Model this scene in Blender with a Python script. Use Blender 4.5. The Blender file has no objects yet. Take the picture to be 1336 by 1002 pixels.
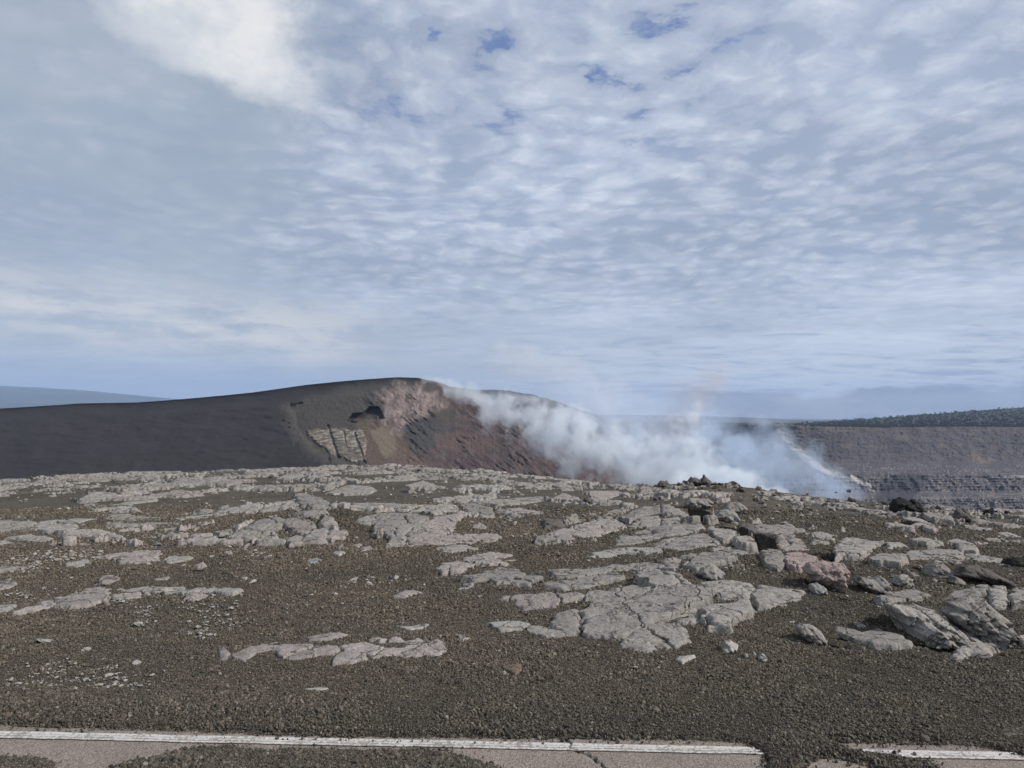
import bpy, math, random
import numpy as np
R = math.radians
rng = np.random.default_rng(7)
random.seed(7)
scene = bpy.context.scene
col = scene.collection

# ------------------------------------------------------------------ camera
EYE = 1.7
F = 1000.0                      # focal length in photo pixels (photo 1336 x 1002)
PITCH = math.atan(45.0 / F)
cam_d = bpy.data.cameras.new("camera")
cam = bpy.data.objects.new("camera", cam_d)
col.objects.link(cam)
cam.location = (0, 0, EYE)
cam.rotation_euler = (R(90) + PITCH, 0, 0)
cam_d.sensor_width = 36.0
cam_d.lens = F / 1336 * 36.0
cam_d.clip_start = 0.05
cam_d.clip_end = 60000
scene.camera = cam

# ------------------------------------------------------------------ shader expression helper
class E:
    """tiny wrapper so node maths can be written as expressions"""
    def __init__(s, nt, sock): s.nt, s.s = nt, sock
    def _m(s, op, *a, clamp=False):
        n = s.nt.nodes.new('ShaderNodeMath'); n.operation = op; n.use_clamp = clamp
        for i, v in enumerate((s,) + a):
            if isinstance(v, E): s.nt.links.new(v.s, n.inputs[i])
            else: n.inputs[i].default_value = v
        return E(s.nt, n.outputs[0])
    def __add__(s, o): return s._m('ADD', o)
    __radd__ = __add__
    def __sub__(s, o): return s._m('SUBTRACT', o)
    def __rsub__(s, o): return (s * -1.0) + o
    def __mul__(s, o): return s._m('MULTIPLY', o)
    __rmul__ = __mul__
    def __truediv__(s, o): return s._m('DIVIDE', o)
    def __pow__(s, o): return s._m('POWER', o)
    def max(s, o): return s._m('MAXIMUM', o)
    def min(s, o): return s._m('MINIMUM', o)
    def clamp(s): return s._m('ADD', 0.0, clamp=True)
    def abs(s): return s._m('ABSOLUTE')
    def exp(s): return s._m('EXPONENT')
    def sqrt(s): return s._m('SQRT')
    def ss(s, a, b, lo=0.0, hi=1.0):
        n = s.nt.nodes.new('ShaderNodeMapRange'); n.interpolation_type = 'SMOOTHSTEP'
        s.nt.links.new(s.s, n.inputs[0])
        for i, v in zip((1, 2, 3, 4), (a, b, lo, hi)): n.inputs[i].default_value = v
        return E(s.nt, n.outputs[0])

def vec(nt, x, y, z):
    n = nt.nodes.new('ShaderNodeCombineXYZ')
    for i, v in enumerate((x, y, z)):
        if isinstance(v, E): nt.links.new(v.s, n.inputs[i])
        else: n.inputs[i].default_value = v
    return E(nt, n.outputs[0])
def vop(nt, op, a, b):
    n = nt.nodes.new('ShaderNodeVectorMath'); n.operation = op
    for i, v in enumerate((a, b)):
        if isinstance(v, E): nt.links.new(v.s, n.inputs[i])
        else: n.inputs[i].default_value = v if not isinstance(v, (int, float)) else (v, v, v)
    return E(nt, n.outputs[0])
def sep(nt, v):
    n = nt.nodes.new('ShaderNodeSeparateXYZ'); nt.links.new(v.s, n.inputs[0])
    return [E(nt, o) for o in n.outputs]
def noise(nt, v, scale, detail=4.0, rough=0.5, dist=0.0, color=False, lac=2.0):
    n = nt.nodes.new('ShaderNodeTexNoise')
    if v is not None: nt.links.new(v.s, n.inputs['Vector'])
    n.inputs['Scale'].default_value = scale; n.inputs['Detail'].default_value = detail
    n.inputs['Roughness'].default_value = rough; n.inputs['Distortion'].default_value = dist
    n.inputs['Lacunarity'].default_value = lac
    return E(nt, n.outputs['Color' if color else 'Fac'])
def voro(nt, v, scale, feature='F1', out='Distance', rand=1.0, smooth=0.3):
    n = nt.nodes.new('ShaderNodeTexVoronoi'); n.feature = feature
    nt.links.new(v.s, n.inputs['Vector']); n.inputs['Scale'].default_value = scale
    n.inputs['Randomness'].default_value = rand
    if feature == 'SMOOTH_F1': n.inputs['Smoothness'].default_value = smooth
    return E(nt, n.outputs[out])
def mix(nt, f, a, b):
    n = nt.nodes.new('ShaderNodeMix'); n.data_type = 'RGBA'
    for k, v in ((0, f), (6, a), (7, b)):
        if isinstance(v, E): nt.links.new(v.s, n.inputs[k])
        elif k == 0: n.inputs[0].default_value = v
        else: n.inputs[k].default_value = (*v, 1.0)
    return E(nt, n.outputs[2])
def mulc(nt, c, f):
    """colour times scalar"""
    n = nt.nodes.new('ShaderNodeVectorMath'); n.operation = 'SCALE'
    nt.links.new(c.s, n.inputs[0])
    if isinstance(f, E): nt.links.new(f.s, n.inputs['Scale'])
    else: n.inputs['Scale'].default_value = f
    return E(nt, n.outputs[0])

# ------------------------------------------------------------------ world: sky with cloud deck
SUN_EL, SUN_AZ = 38.0, 104.0      # azimuth clockwise from the view direction (+Y)
world = bpy.data.worlds.new("World")
scene.world = world
world.use_nodes = True
nt = world.node_tree
nt.nodes.clear()
out = nt.nodes.new('ShaderNodeOutputWorld')
bg = nt.nodes.new('ShaderNodeBackground')
nt.links.new(bg.outputs[0], out.inputs[0])
sky = nt.nodes.new('ShaderNodeTexSky')
sky.sky_type = 'NISHITA'; sky.sun_disc = False
sky.sun_elevation = R(SUN_EL); sky.sun_rotation = R(SUN_AZ)
sky.altitude = 1200; sky.air_density = 1.0; sky.dust_density = 0.6
SK = 0.085
skyc = mulc(nt, E(nt, sky.outputs[0]), SK)
tc = nt.nodes.new('ShaderNodeTexCoord')
D = E(nt, tc.outputs['Generated'])
dx, dy, dz = sep(nt, D)
el = dz._m('ARCSINE')
az = dx._m('ARCTAN2', dy)
zz = dz.max(0.0) + 0.085
P = vec(nt, dx / zz, dy / zz, 0.0)
# domain warp
wn = noise(nt, P, 1.0, 3, 0.5, color=True)
Pw = vop(nt, 'ADD', P, mulc(nt, vop(nt, 'SUBTRACT', wn, 0.5), 0.34))
cover = noise(nt, Pw, 0.62, 4, 0.55)
mid = noise(nt, Pw, 2.1, 6, 0.58)
Pp = vop(nt, 'ADD', Pw, mulc(nt, vop(nt, 'SUBTRACT', noise(nt, Pw, 9.0, 4, 0.6, color=True), 0.5), 0.17))
puff = 1.0 - voro(nt, Pp, 9.5, 'SMOOTH_F1', smooth=0.7) * 1.75
puff2 = 1.0 - voro(nt, Pp, 4.1, 'SMOOTH_F1', smooth=0.5) * 1.7
fine = noise(nt, Pp, 22.0, 6, 0.62)
Ps = vec(nt, (dx / zz) * 0.62 + (dy / zz) * 0.10, (dy / zz) * 1.15, 0.3)
Psw = vop(nt, 'ADD', Ps, mulc(nt, vop(nt, 'SUBTRACT', wn, 0.5), 0.7))
streak = noise(nt, Psw, 3.4, 8, 0.64, 0.5)
near_h = el.ss(0.24, 0.08)
cotton = noise(nt, vop(nt, 'ADD', Pp, (3.0, 1.0, 0.0)), 12.0, 9, 0.68)
hi = 1.0 - near_h
tex = (puff * 0.78 + puff2 * 0.18 + (cotton - 0.5) * 1.05 - 0.03 + mid * 0.40) * hi + ((streak - 0.5) * 1.45 + 0.44 + puff * 0.14 + (cotton - 0.5) * 0.4 + mid * 0.25) * near_h
patch_ = (cover - 0.5) * 0.9
bright = (tex + patch_)._m('SUBTRACT', 0.05)._m('DIVIDE', 0.95).clamp()
cloud = mix(nt, bright, (0.385, 0.452, 0.59), (0.665, 0.72, 0.82))
# broad light and dark areas in the deck
cloud = mulc(nt, cloud, cover.ss(0.3, 0.72, 0.88, 1.12))
# blue holes, only high up where the deck thins
thin = (mid * 0.50 + puff * 0.40 + cotton * 0.55 + cover * 0.30)
hole = thin.ss(0.61, 0.45) * el.ss(0.30, 0.42) * (az.ss(-0.30, -0.12)) * az.ss(0.42, 0.22)
hole2 = streak.ss(0.44, 0.34) * el.ss(0.36, 0.28) * 0.38
cloud = mix(nt, hole2, cloud, (0.29, 0.385, 0.60))
c = mix(nt, (hole * 0.9), cloud, (0.135, 0.215, 0.46))
# smooth smoky veil drifting over one side
wob = noise(nt, vec(nt, az * 2.2, el * 4.0, 0.7), 1.6, 5, 0.55)
wob2 = noise(nt, vec(nt, az * 3.0, el * 5.0, 2.7), 3.0, 6, 0.6)
edge = az + (wob - 0.5) * 0.55 + (el * 0.22)
veil = edge.ss(-0.10, -0.31) * el.ss(0.02, 0.11)
veil = veil * (wob2.ss(0.25, 0.75, 1.0, 0.62)) * 0.92
veil_c = mix(nt, wob.ss(0.35, 0.7), (0.355, 0.425, 0.515), (0.43, 0.49, 0.575))
c = mix(nt, veil, c, veil_c)
# low pale cloud bank on the same side
bank_n = (wob2 - 0.5) * 0.05
bt = el + bank_n * 1.3 + az * 0.07
bank = bt.ss(0.035, 0.065) * bt.ss(0.155, 0.085) * az.ss(-0.02, -0.22) * noise(nt, vec(nt, az * 3.0 + el * 2.0, el * 13.0, 5.0), 2.6, 8, 0.66).ss(0.36, 0.62)
c = mix(nt, bank * 0.95, c, (0.72, 0.72, 0.73))
# strip of blue right above the horizon
lowblue = el.ss(0.082, 0.045) * az.ss(-0.05, -0.3)
c = mix(nt, lowblue * 0.7, c, (0.37, 0.46, 0.61))
lowveil = (az + (wob - 0.5) * 0.5).ss(0.22, 0.02) * (az + (wob - 0.5) * 0.3).ss(-0.36, -0.16) * (el + (wob2 - 0.5) * 0.10).ss(0.17, 0.05)
c = mix(nt, lowveil * 0.75, c, (0.43, 0.485, 0.56))
# pale glow band with a bank of grey cumulus under it on the other side
glow = (el + bank_n * 0.6).ss(0.014, 0.04) * el.ss(0.13, 0.055) * az.ss(-0.12, 0.1)
c = mix(nt, (glow * streak.ss(0.35, 0.6) * 0.8), c, (0.66, 0.73, 0.82))
hb = noise(nt, vec(nt, az * 9.0, el * 26.0, 1.0), 1.0, 7, 0.62)
hbank = (el + (hb - 0.5) * 0.060).ss(0.040, 0.030) * az.ss(0.14, 0.27)
c = mix(nt, hbank * 0.9, c, mix(nt, hb.ss(0.35, 0.7), (0.21, 0.235, 0.28), (0.42, 0.45, 0.49)))
# sunlit cumulus
cu = noise(nt, vec(nt, az * 4.0, el * 5.0, 3.1), 2.0, 7, 0.58)
cu2 = noise(nt, vec(nt, az * 4.0, el * 5.0, 8.1), 3.4, 7, 0.6)
ax = (az + 0.385) * 0.90 - (el - 0.470) * 0.43
ay = (el - 0.470) * 0.90 + (az + 0.385) * 0.43
q = ((ax / 0.155) ** 2.0 + (ay / 0.078) ** 2.0).sqrt() + (cu - 0.5) * 1.5 + (cu2 - 0.5) * 0.9
cum = q.ss(1.15, 0.55)
c = mix(nt, cum * 0.93, c, mix(nt, (cu2 + ay * 1.5 + 0.1).ss(0.3, 0.66), (0.66, 0.70, 0.75), (0.90, 0.90, 0.895)))
# a trace of the clear sky through everything keeps the colour physical
c = vop(nt, 'ADD', mulc(nt, c, 0.94), mulc(nt, skyc, 0.06))
below = dz.ss(-0.005, -0.03)
c = mix(nt, below, c, (0.16, 0.15, 0.14))
nt.links.new(c.s, bg.inputs[0])
bg.inputs[1].default_value = 1.0
world.cycles.sampling_method = 'MANUAL'
world.cycles.sample_map_resolution = 512

# ------------------------------------------------------------------ sun
sun_d = bpy.data.lights.new("sun", 'SUN')
sun_d.energy = 4.3
sun_d.angle = R(0.6)
sun_d.color = (1.0, 0.95, 0.89)
sun = bpy.data.objects.new("sun", sun_d)
col.objects.link(sun)
sun.rotation_euler = (R(90 - SUN_EL), 0, R(180 - SUN_AZ))

scene.view_settings.view_transform = 'Standard'
scene.view_settings.look = 'None'
scene.view_settings.exposure = 0.0
scene.view_settings.gamma = 1.0
scene.render.engine = 'CYCLES'
scene.cycles.use_denoising = True
scene.cycles.max_bounces = 6
scene.cycles.diffuse_bounces = 2
scene.cycles.volume_bounces = 5
scene.cycles.transparent_max_bounces = 8
scene.cycles.volume_step_rate = 0.22
scene.cycles.volume_max_steps = 160

# ------------------------------------------------------------------ numpy noise
def _hash(ix, iy, iz=0, seed=0):
    h = (ix.astype(np.int64) * 374761393 + iy.astype(np.int64) * 668265263 + np.int64(1274126177) * iz + seed * 1013904223) & 0xffffffff
    h = ((h ^ (h >> 13)) * 1274126177) & 0xffffffff
    h = h ^ (h >> 16)
    h = (h * 2246822519) & 0xffffffff
    h = h ^ (h >> 15)
    return h.astype(np.float64) / 4294967295.0
_GA = np.linspace(0, 2 * math.pi, 16, endpoint=False) + 0.2
_GC, _GS = np.cos(_GA), np.sin(_GA)
def vn2(x, y, seed=0):
    """gradient noise, about 0 .. 1"""
    x = np.asarray(x, float); y = np.asarray(y, float)
    ix = np.floor(x); iy = np.floor(y)
    fx = x - ix; fy = y - iy
    def g(i, j):
        k = (_hash(ix + i, iy + j, 0, seed) * 15.999).astype(np.int8)
        return _GC[k] * (fx - i) + _GS[k] * (fy - j)
    ux = fx * fx * fx * (fx * (fx * 6 - 15) + 10); uy = fy * fy * fy * (fy * (fy * 6 - 15) + 10)
    a = g(0, 0); b = g(1, 0); c_ = g(0, 1); d = g(1, 1)
    return np.clip(((a + (b - a) * ux) * (1 - uy) + (c_ + (d - c_) * ux) * uy) * 1.05 + 0.5, 0, 1)
def vn3(x, y, z, seed=0):
    iz = np.floor(z); fz = z - iz; fz = fz * fz * (3 - 2 * fz)
    iz = iz.astype(np.int64)
    def sl(k):
        ix = np.floor(x); iy = np.floor(y); fx = x - ix; fy = y - iy
        fx = fx * fx * (3 - 2 * fx); fy = fy * fy * (3 - 2 * fy)
        a = _hash(ix, iy, k, seed); b = _hash(ix + 1, iy, k, seed)
        c_ = _hash(ix, iy + 1, k, seed); d = _hash(ix + 1, iy + 1, k, seed)
        return (a + (b - a) * fx) * (1 - fy) + (c_ + (d - c_) * fx) * fy
    return sl(iz) * (1 - fz) + sl(iz + 1) * fz
def fbm(x, y, oct=4, seed=0, gain=0.5):
    """-0.5 .. 0.5"""
    s = 0; a = 1; t = 0; ca, sa = math.cos(0.6), math.sin(0.6)
    for k in range(oct):
        s = s + a * (vn2(x, y, seed + k) - 0.5); t += a; a *= gain
        x, y = (x * ca - y * sa) * 2.03 + 11.3, (x * sa + y * ca) * 2.03 + 5.7
    return s / t
def ridged(x, y, oct=4, seed=0):
    s = 0; a = 1; t = 0
    for k in range(oct):
        s = s + a * (1 - np.abs(2 * vn2(x, y, seed + k) - 1) * 1.3); t += a; a *= 0.55
        x, y = (x * .8 - y * .6) * 2.07 + 3.1, (x * .6 + y * .8) * 2.07 + 7.9
    return s / t
def sstep(a, b, x):
    t = np.clip((x - a) / (b - a), 0, 1); return t * t * (3 - 2 * t)
def voro2(x, y, seed=0, jit=0.9):
    """distance to nearest edge (approx f2-f1) and cell id"""
    x = np.asarray(x, float); y = np.asarray(y, float)
    ix = np.floor(x); iy = np.floor(y)
    f1 = np.full(x.shape, 9.0); f2 = np.full(x.shape, 9.0); cx = np.zeros(x.shape); cy = np.zeros(x.shape)
    for i in (-1, 0, 1):
        for j in (-1, 0, 1):
            jx = ix + i; jy = iy + j
            px_ = jx + 0.5 + (_hash(jx, jy, 0, seed) - 0.5) * jit
            py_ = jy + 0.5 + (_hash(jx, jy, 0, seed + 51) - 0.5) * jit
            d = np.hypot(px_ - x, py_ - y)
            m = d < f1
            f2 = np.where(m, f1, np.minimum(f2, d))
            cx = np.where(m, px_, cx); cy = np.where(m, py_, cy)
            f1 = np.where(m, d, f1)
    return f1, f2, cx, cy

# ------------------------------------------------------------------ pixel <-> world
cp, sp_ = math.cos(PITCH), math.sin(PITCH)
def ray(px, py):
    px = np.asarray(px, float); py = np.asarray(py, float)
    a = (px - 668) / F; b = -(py - 501) / F
    X = a; Y = cp - b * sp_; Z = sp_ + b * cp
    return X / Y, Z / Y            # per metre of forward depth y
def at_depth(px, py, y):
    u, v = ray(px, py)
    return u * y, np.broadcast_to(y, np.shape(u)) * 1.0, EYE + v * y
def project(x, y, z):
    dy_ = y * cp + (z - EYE) * sp_
    dz_ = -y * sp_ + (z - EYE) * cp
    return 668 + F * x / dy_, 501 - F * dz_ / dy_

# ------------------------------------------------------------------ near terrain (height of the gravel plain)
CR_PX = np.array([-2500, 0, 60, 120, 200, 330, 430, 500, 560, 640, 720, 790, 850, 872, 905, 930, 960, 1000, 1040, 1100, 1180, 1250, 1336, 4000.])
CR_PY = np.array([628, 627, 622, 619, 617, 613, 609, 607, 609, 615, 623, 631, 634, 631, 629, 629, 634, 639, 646, 653, 658, 664, 668, 676.])
CR_D = np.array([40, 38, 38, 39, 40, 40, 40, 40, 39, 37, 34, 31, 28, 26.5, 26, 26, 25.5, 25, 24, 23.5, 23.5, 24, 25, 27.])
_u = (CR_PX - 668) / F
_zc = EYE + ray(CR_PX, CR_PY)[1] * CR_D
def crest(u):
    return np.interp(u, _u, CR_D), np.interp(u, _u, _zc)
MOUNDS = [  # x, y, amplitude, sx, sy
]
def add_mound(px, py, depth, amp, sx, sy):
    X, Y, Z = at_depth(px, py, depth); MOUNDS.append((float(X), float(depth), amp, sx, sy))
add_mound(400, 670, 12.6, 0.30, 1.5, 1.0)
add_mound(560, 680, 12.2, 0.12, 1.2, 0.9)
add_mound(870, 770, 7.6, 0.05, 1.4, 0.6)
add_mound(930, 715, 10.0, 0.10, 1.6, 1.0)
add_mound(1240, 730, 9.2, 0.06, 1.5, 1.0)
add_mound(1035, 706, 11.3, 0.14, 0.55, 0.6)
add_mound(1250, 800, 6.6, 0.04, 0.7, 0.5)
def zt(x, y):
    x = np.asarray(x, float); y = np.asarray(y, float)
    yy = np.maximum(y, 1e-3)
    u = np.clip(x / yy, -2.5, 3.0)
    yc, zc = crest(u)
    t = np.clip((yy - 4.6) / (yc - 4.6), 0, 1)
    z = zc * t ** 1.5
    z = np.where(y > 0.5, z, 0.0)
    for mx, my, a, sx, sy in MOUNDS:
        z = z + a * np.exp(-((x - mx) / sx) ** 2 - ((y - my) / sy) ** 2)
    return z
def on_ground(px, py, lift=0.0):
    """first point where the view ray meets the terrain"""
    px = np.atleast_1d(np.asarray(px, float)); py = np.atleast_1d(np.asarray(py, float))
    u, v = ray(px, py)
    ys = np.concatenate([np.arange(2.0, 60, 0.05)])
    hit = np.full(px.shape, 60.0)
    done = np.zeros(px.shape, bool)
    prev = 2.0
    for y in ys:
        below_ = (EYE + v * y) <= zt(u * y, np.full(px.shape, y)) + lift
        new = below_ & ~done
        hit[new] = y; done |= new
        if done.all(): break
    lo = hit - 0.05; hi = hit.copy()
    for _ in range(8):
        m = (lo + hi) / 2
        b_ = (EYE + v * m) <= zt(u * m, m) + lift
        hi = np.where(b_, m, hi); lo = np.where(b_, lo, m)
    hit = np.where(done, hi, 45.0)
    return u * hit, hit

# ------------------------------------------------------------------ object helpers
def mesh_obj(name, verts, faces, mat, parent=None, smooth=True, attrs=None):
    verts = np.ascontiguousarray(verts, dtype=np.float32)
    faces = np.asarray(faces, dtype=np.int32)
    me = bpy.data.meshes.new(name)
    n, k = faces.shape
    me.vertices.add(len(verts)); me.vertices.foreach_set('co', verts.ravel())
    me.loops.add(n * k); me.loops.foreach_set('vertex_index', faces.ravel())
    me.polygons.add(n)
    me.polygons.foreach_set('loop_start', np.arange(0, n * k, k, dtype=np.int32))
    me.polygons.foreach_set('loop_total', np.full(n, k, dtype=np.int32))
    me.polygons.foreach_set('use_smooth', np.full(n, smooth, dtype=bool))
    me.update(calc_edges=True)
    if attrs:
        for an, arr in attrs.items():
            arr = np.asarray(arr, dtype=np.float32)
            if arr.ndim == 2:
                a = me.color_attributes.new(an, 'FLOAT_COLOR', 'POINT')
                a.data.foreach_set('color', np.concatenate([arr, np.ones((len(arr), 1), np.float32)], 1).ravel())
            else:
                a = me.attributes.new(an, 'FLOAT', 'POINT'); a.data.foreach_set('value', arr.ravel())
    me.validate()
    if mat: me.materials.append(mat)
    o = bpy.data.objects.new(name, me)
    col.objects.link(o)
    if parent: o.parent = parent
    return o
def grid_faces(nr, nc):
    i = np.arange((nr - 1) * (nc - 1)); r = i // (nc - 1); c_ = i % (nc - 1)
    a = r * nc + c_
    return np.stack([a, a + 1, a + nc + 1, a + nc], 1)
def sub_mesh(V, faces):
    idx, inv = np.unique(faces.ravel(), return_inverse=True)
    return V[idx], inv.reshape(faces.shape)
def tag(o, label=None, cat=None, group=None, kind=None):
    if cat and not kind: kind = 'thing'
    if label: o['label'] = label
    if cat: o['category'] = cat
    if group: o['group'] = group
    if kind: o['kind'] = kind
    return o

def new_mat(name):
    m = bpy.data.materials.new(name); m.use_nodes = True
    n = m.node_tree; n.nodes.clear()
    o = n.nodes.new('ShaderNodeOutputMaterial'); b = n.nodes.new('ShaderNodeBsdfPrincipled')
    n.links.new(b.outputs[0], o.inputs[0])
    b.inputs['Roughness'].default_value = 0.9
    b.inputs['Specular IOR Level'].default_value = 0.25
    return m, n, b
def bump(n, b, h, strength, dist):
    bn = n.nodes.new('ShaderNodeBump'); bn.inputs['Strength'].default_value = strength
    bn.inputs['Distance'].default_value = dist
    n.links.new(h.s, bn.inputs['Height'])
    n.links.new(bn.outputs[0], b.inputs['Normal'])
def objpos(n):
    g = n.nodes.new('ShaderNodeNewGeometry'); return E(n, g.outputs['Position'])
# ------------------------------------------------------------------ materials
def rock_mat(name, base, dark, scale=1.0, blotch=None):
    m, n, b = new_mat(name)
    p = objpos(n)
    big = noise(n, p, 1.1 * scale, 5, 0.55)
    med = noise(n, p, 9 * scale, 6, 0.65)
    fin = noise(n, p, 70 * scale, 4, 0.7)
    pits = voro(n, vop(n, 'ADD', p, mulc(n, noise(n, p, 30 * scale, 2, 0.5, color=True), 0.03)), 85 * scale)
    pits2 = voro(n, p, 38 * scale)
    oi = n.nodes.new('ShaderNodeObjectInfo'); rnd = E(n, oi.outputs['Random'])
    c1 = mix(n, big.ss(0.33, 0.66), base, tuple(0.88 * v for v in base))
    if blotch: c1 = mix(n, noise(n, p, 2.3 * scale, 5, 0.6).ss(0.5, 0.68) * 0.7, c1, blotch)
    c1 = mix(n, med.ss(0.50, 0.70) * 0.7, c1, dark)
    c1 = mulc(n, c1, (fin - 0.5) * 2.1 + 1.0)
    c1 = mulc(n, c1, (noise(n, p, 26 * scale, 5, 0.7) - 0.5) * 1.0 + 1.0)
    pit = pits.ss(0.22, 0.10) * noise(n, p, 12 * scale, 3, 0.5).ss(0.42, 0.62)
    c1 = mix(n, pit * 0.55, c1, tuple(0.35 * v for v in dark))
    c1 = mulc(n, c1, rnd * 0.26 + 0.87)
    ck = voro(n, vop(n, 'ADD', p, mulc(n, vop(n, 'SUBTRACT', noise(n, p, 3.0, 4, 0.6, color=True), 0.5), 0.45)), 2.7, 'DISTANCE_TO_EDGE')
    crk = ck.ss(0.022, 0.006) * noise(n, p, 1.7, 2, 0.5).ss(0.42, 0.5)
    c1 = mix(n, crk * 0.55, c1, (0.03, 0.027, 0.024))
    # gravel dust settled in the lows
    dust = noise(n, p, 5.5 * scale, 6, 0.72).ss(0.545, 0.66)
    c1 = mix(n, dust * 0.62, c1, (0.085, 0.07, 0.052))
    n.links.new(c1.s, b.inputs['Base Color'])
    h = med * 0.007 + noise(n, p, 26 * scale, 5, 0.7) * 0.006 + fin * 0.004 - pit * 0.004 + pits2 * 0.002 + big * 0.01 - crk * 0.02
    bump(n, b, h, 1.0, 1.0)
    b.inputs['Roughness'].default_value = 0.88
    return m
M = {
 'grey':  rock_mat('pahoehoe_grey', (0.272, 0.250, 0.223), (0.12, 0.109, 0.098)),
 'pink':  rock_mat('pahoehoe_pinkish', (0.280, 0.247, 0.223), (0.14, 0.12, 0.108)),
 'blue':  rock_mat('pahoehoe_bluish', (0.205, 0.205, 0.20), (0.08, 0.08, 0.08)),
 'dark':  rock_mat('basalt_dark', (0.115, 0.10, 0.09), (0.04, 0.036, 0.033)),
 'rough': rock_mat('pahoehoe_rough', (0.248, 0.229, 0.205), (0.075, 0.069, 0.063), 1.3),
 'red':   rock_mat('oxidised_lava', (0.30, 0.235, 0.212), (0.14, 0.11, 0.10), 1.4),
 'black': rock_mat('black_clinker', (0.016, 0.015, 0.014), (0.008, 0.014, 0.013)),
 'brown': rock_mat('brown_slab', (0.15, 0.11, 0.08), (0.08, 0.06, 0.045)),
 'pale':  rock_mat('pale_stone', (0.32, 0.298, 0.268), (0.18, 0.18, 0.16)),
}
def gravel_color(n, p, pebble_rand, bright=1.0):
    x, y, z = sep(n, p)
    blk = (y + (noise(n, p, 0.55, 4, 0.6) - 0.5) * 3.2 + x.abs() * 0.06 + x * 0.10).ss(6.0, 3.7)
    brown = mix(n, noise(n, p, 0.45, 4, 0.6).ss(0.35, 0.65), (0.124, 0.102, 0.076), (0.096, 0.082, 0.063))
    c1 = mulc(n, c1, 1.0) if False else mix(n, blk * 0.85, brown, (0.080, 0.069, 0.055))
    return c1
# ground
m, n, b = new_mat('scoria_gravel_ground')
p = objpos(n)
c1 = gravel_color(n, p, None)
pv = vop(n, 'ADD', p, mulc(n, noise(n, p, 55, 2, 0.5, color=True), 0.02))
cell = voro(n, pv, 62, 'F1', 'Color'); cr, cg, cb = sep(n, cell)
cell2 = voro(n, p, 24, 'F1', 'Color'); c2r, c2g, c2b = sep(n, cell2)
dist1 = voro(n, pv, 62)
x_, y_, z_ = sep(n, p)
far = y_.ss(9.0, 22.0)
lum = (cr * 1.1 + 0.42) * (1.0 - far) + (c2r * 0.7 + 0.65) * far
lum = lum * (noise(n, p, 6.0, 5, 0.65) * 0.9 + 0.55)
c1 = mulc(n, c1, lum)
spk = cg.ss(0.945, 0.96) * (1.0 - far * 0.6)
c1 = mix(n, spk * 0.55, c1, (0.24, 0.21, 0.17))
c1 = mulc(n, c1, dist1.ss(0.75, 0.3, 0.35, 1.0))
n.links.new(c1.s, b.inputs['Base Color'])
bump(n, b, (1.0 - dist1) * 0.010 + noise(n, p, 30, 3, 0.6) * 0.012 + c2g * 0.004, 0.9, 1.0)
b.inputs['Roughness'].default_value = 0.95
M['ground'] = m
# loose gravel grains
m, n, b = new_mat('scoria_grain')
p = objpos(n)
oi = n.nodes.new('ShaderNodeObjectInfo'); rnd = E(n, oi.outputs['Random'])
c1 = gravel_color(n, p, None)
c1 = mulc(n, c1, rnd * rnd * 1.25 + 0.55)
r2 = ((rnd * 91.7)._m('FRACT'))
c1 = mix(n, r2.ss(0.978, 0.985) * 0.75, c1, (0.27, 0.245, 0.205))
c1 = mix(n, r2.ss(0.10, 0.05) * 0.4, c1, (0.115, 0.082, 0.058))
c1 = mulc(n, c1, noise(n, p, 260, 3, 0.6) * 0.9 + 0.55)
n.links.new(c1.s, b.inputs['Base Color'])
bump(n, b, noise(n, p, 300, 3, 0.6) * 0.003, 0.8, 1.0)
b.inputs['Roughness'].default_value = 0.85
M['grain'] = m
# asphalt
m, n, b = new_mat('worn_asphalt')
p = objpos(n)
ag = voro(n, p, 170, 'F1', 'Color'); ar, ag_, ab = sep(n, ag)
c1 = mix(n, noise(n, p, 2.2, 5, 0.6).ss(0.35, 0.65), (0.235, 0.195, 0.165), (0.200, 0.168, 0.145))
c1 = mulc(n, c1, ar * 0.9 + 0.55)
at = n.nodes.new('ShaderNodeAttribute'); at.attribute_name = 'crack'
ck_ = E(n, at.outputs['Fac'])
c1 = mix(n, noise(n, p, 40, 4, 0.7).ss(0.60, 0.72) * 0.5, c1, (0.09, 0.08, 0.07))
c1 = mix(n, noise(n, p, 3.5, 6, 0.75).ss(0.60, 0.72) * 0.4, c1, (0.30, 0.265, 0.235))
c1 = mix(n, ck_ * 0.9, c1, (0.05, 0.042, 0.035))
n.links.new(c1.s, b.inputs['Base Color'])
bump(n, b, voro(n, p, 170) * 0.004 + noise(n, p, 60, 3, 0.6) * 0.003, 0.7, 1.0)
M['asphalt'] = m
# road paint
m, n, b = new_mat('road_paint')
p = objpos(n)
at = n.nodes.new('ShaderNodeAttribute'); at.attribute_name = 'across'
ac = E(n, at.outputs['Fac'])
wear = noise(n, p, 55, 5, 0.72) + noise(n, p, 6, 3, 0.6) * 0.35
groove = ((ac - 0.36).abs().ss(0.075, 0.03) + (ac - 0.66).abs().ss(0.05, 0.02)).min(1.0)
thr = (wear + groove * 0.13 + ((ac - 0.5).abs()).ss(0.40, 0.5) * 0.12).ss(0.655, 0.79)
c1 = mix(n, thr * 0.85, (0.50, 0.48, 0.45), (0.20, 0.172, 0.148))
c1 = mulc(n, c1, noise(n, p, 120, 3, 0.7) * 0.5 + 0.76)
at = n.nodes.new('ShaderNodeAttribute'); at.attribute_name = 'crack'
c1 = mix(n, E(n, at.outputs['Fac']) * 0.9, c1, (0.06, 0.05, 0.042))
n.links.new(c1.s, b.inputs['Base Color'])
bump(n, b, noise(n, p, 140, 3, 0.6) * 0.003, 0.6, 1.0)
M['paint'] = m
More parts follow.
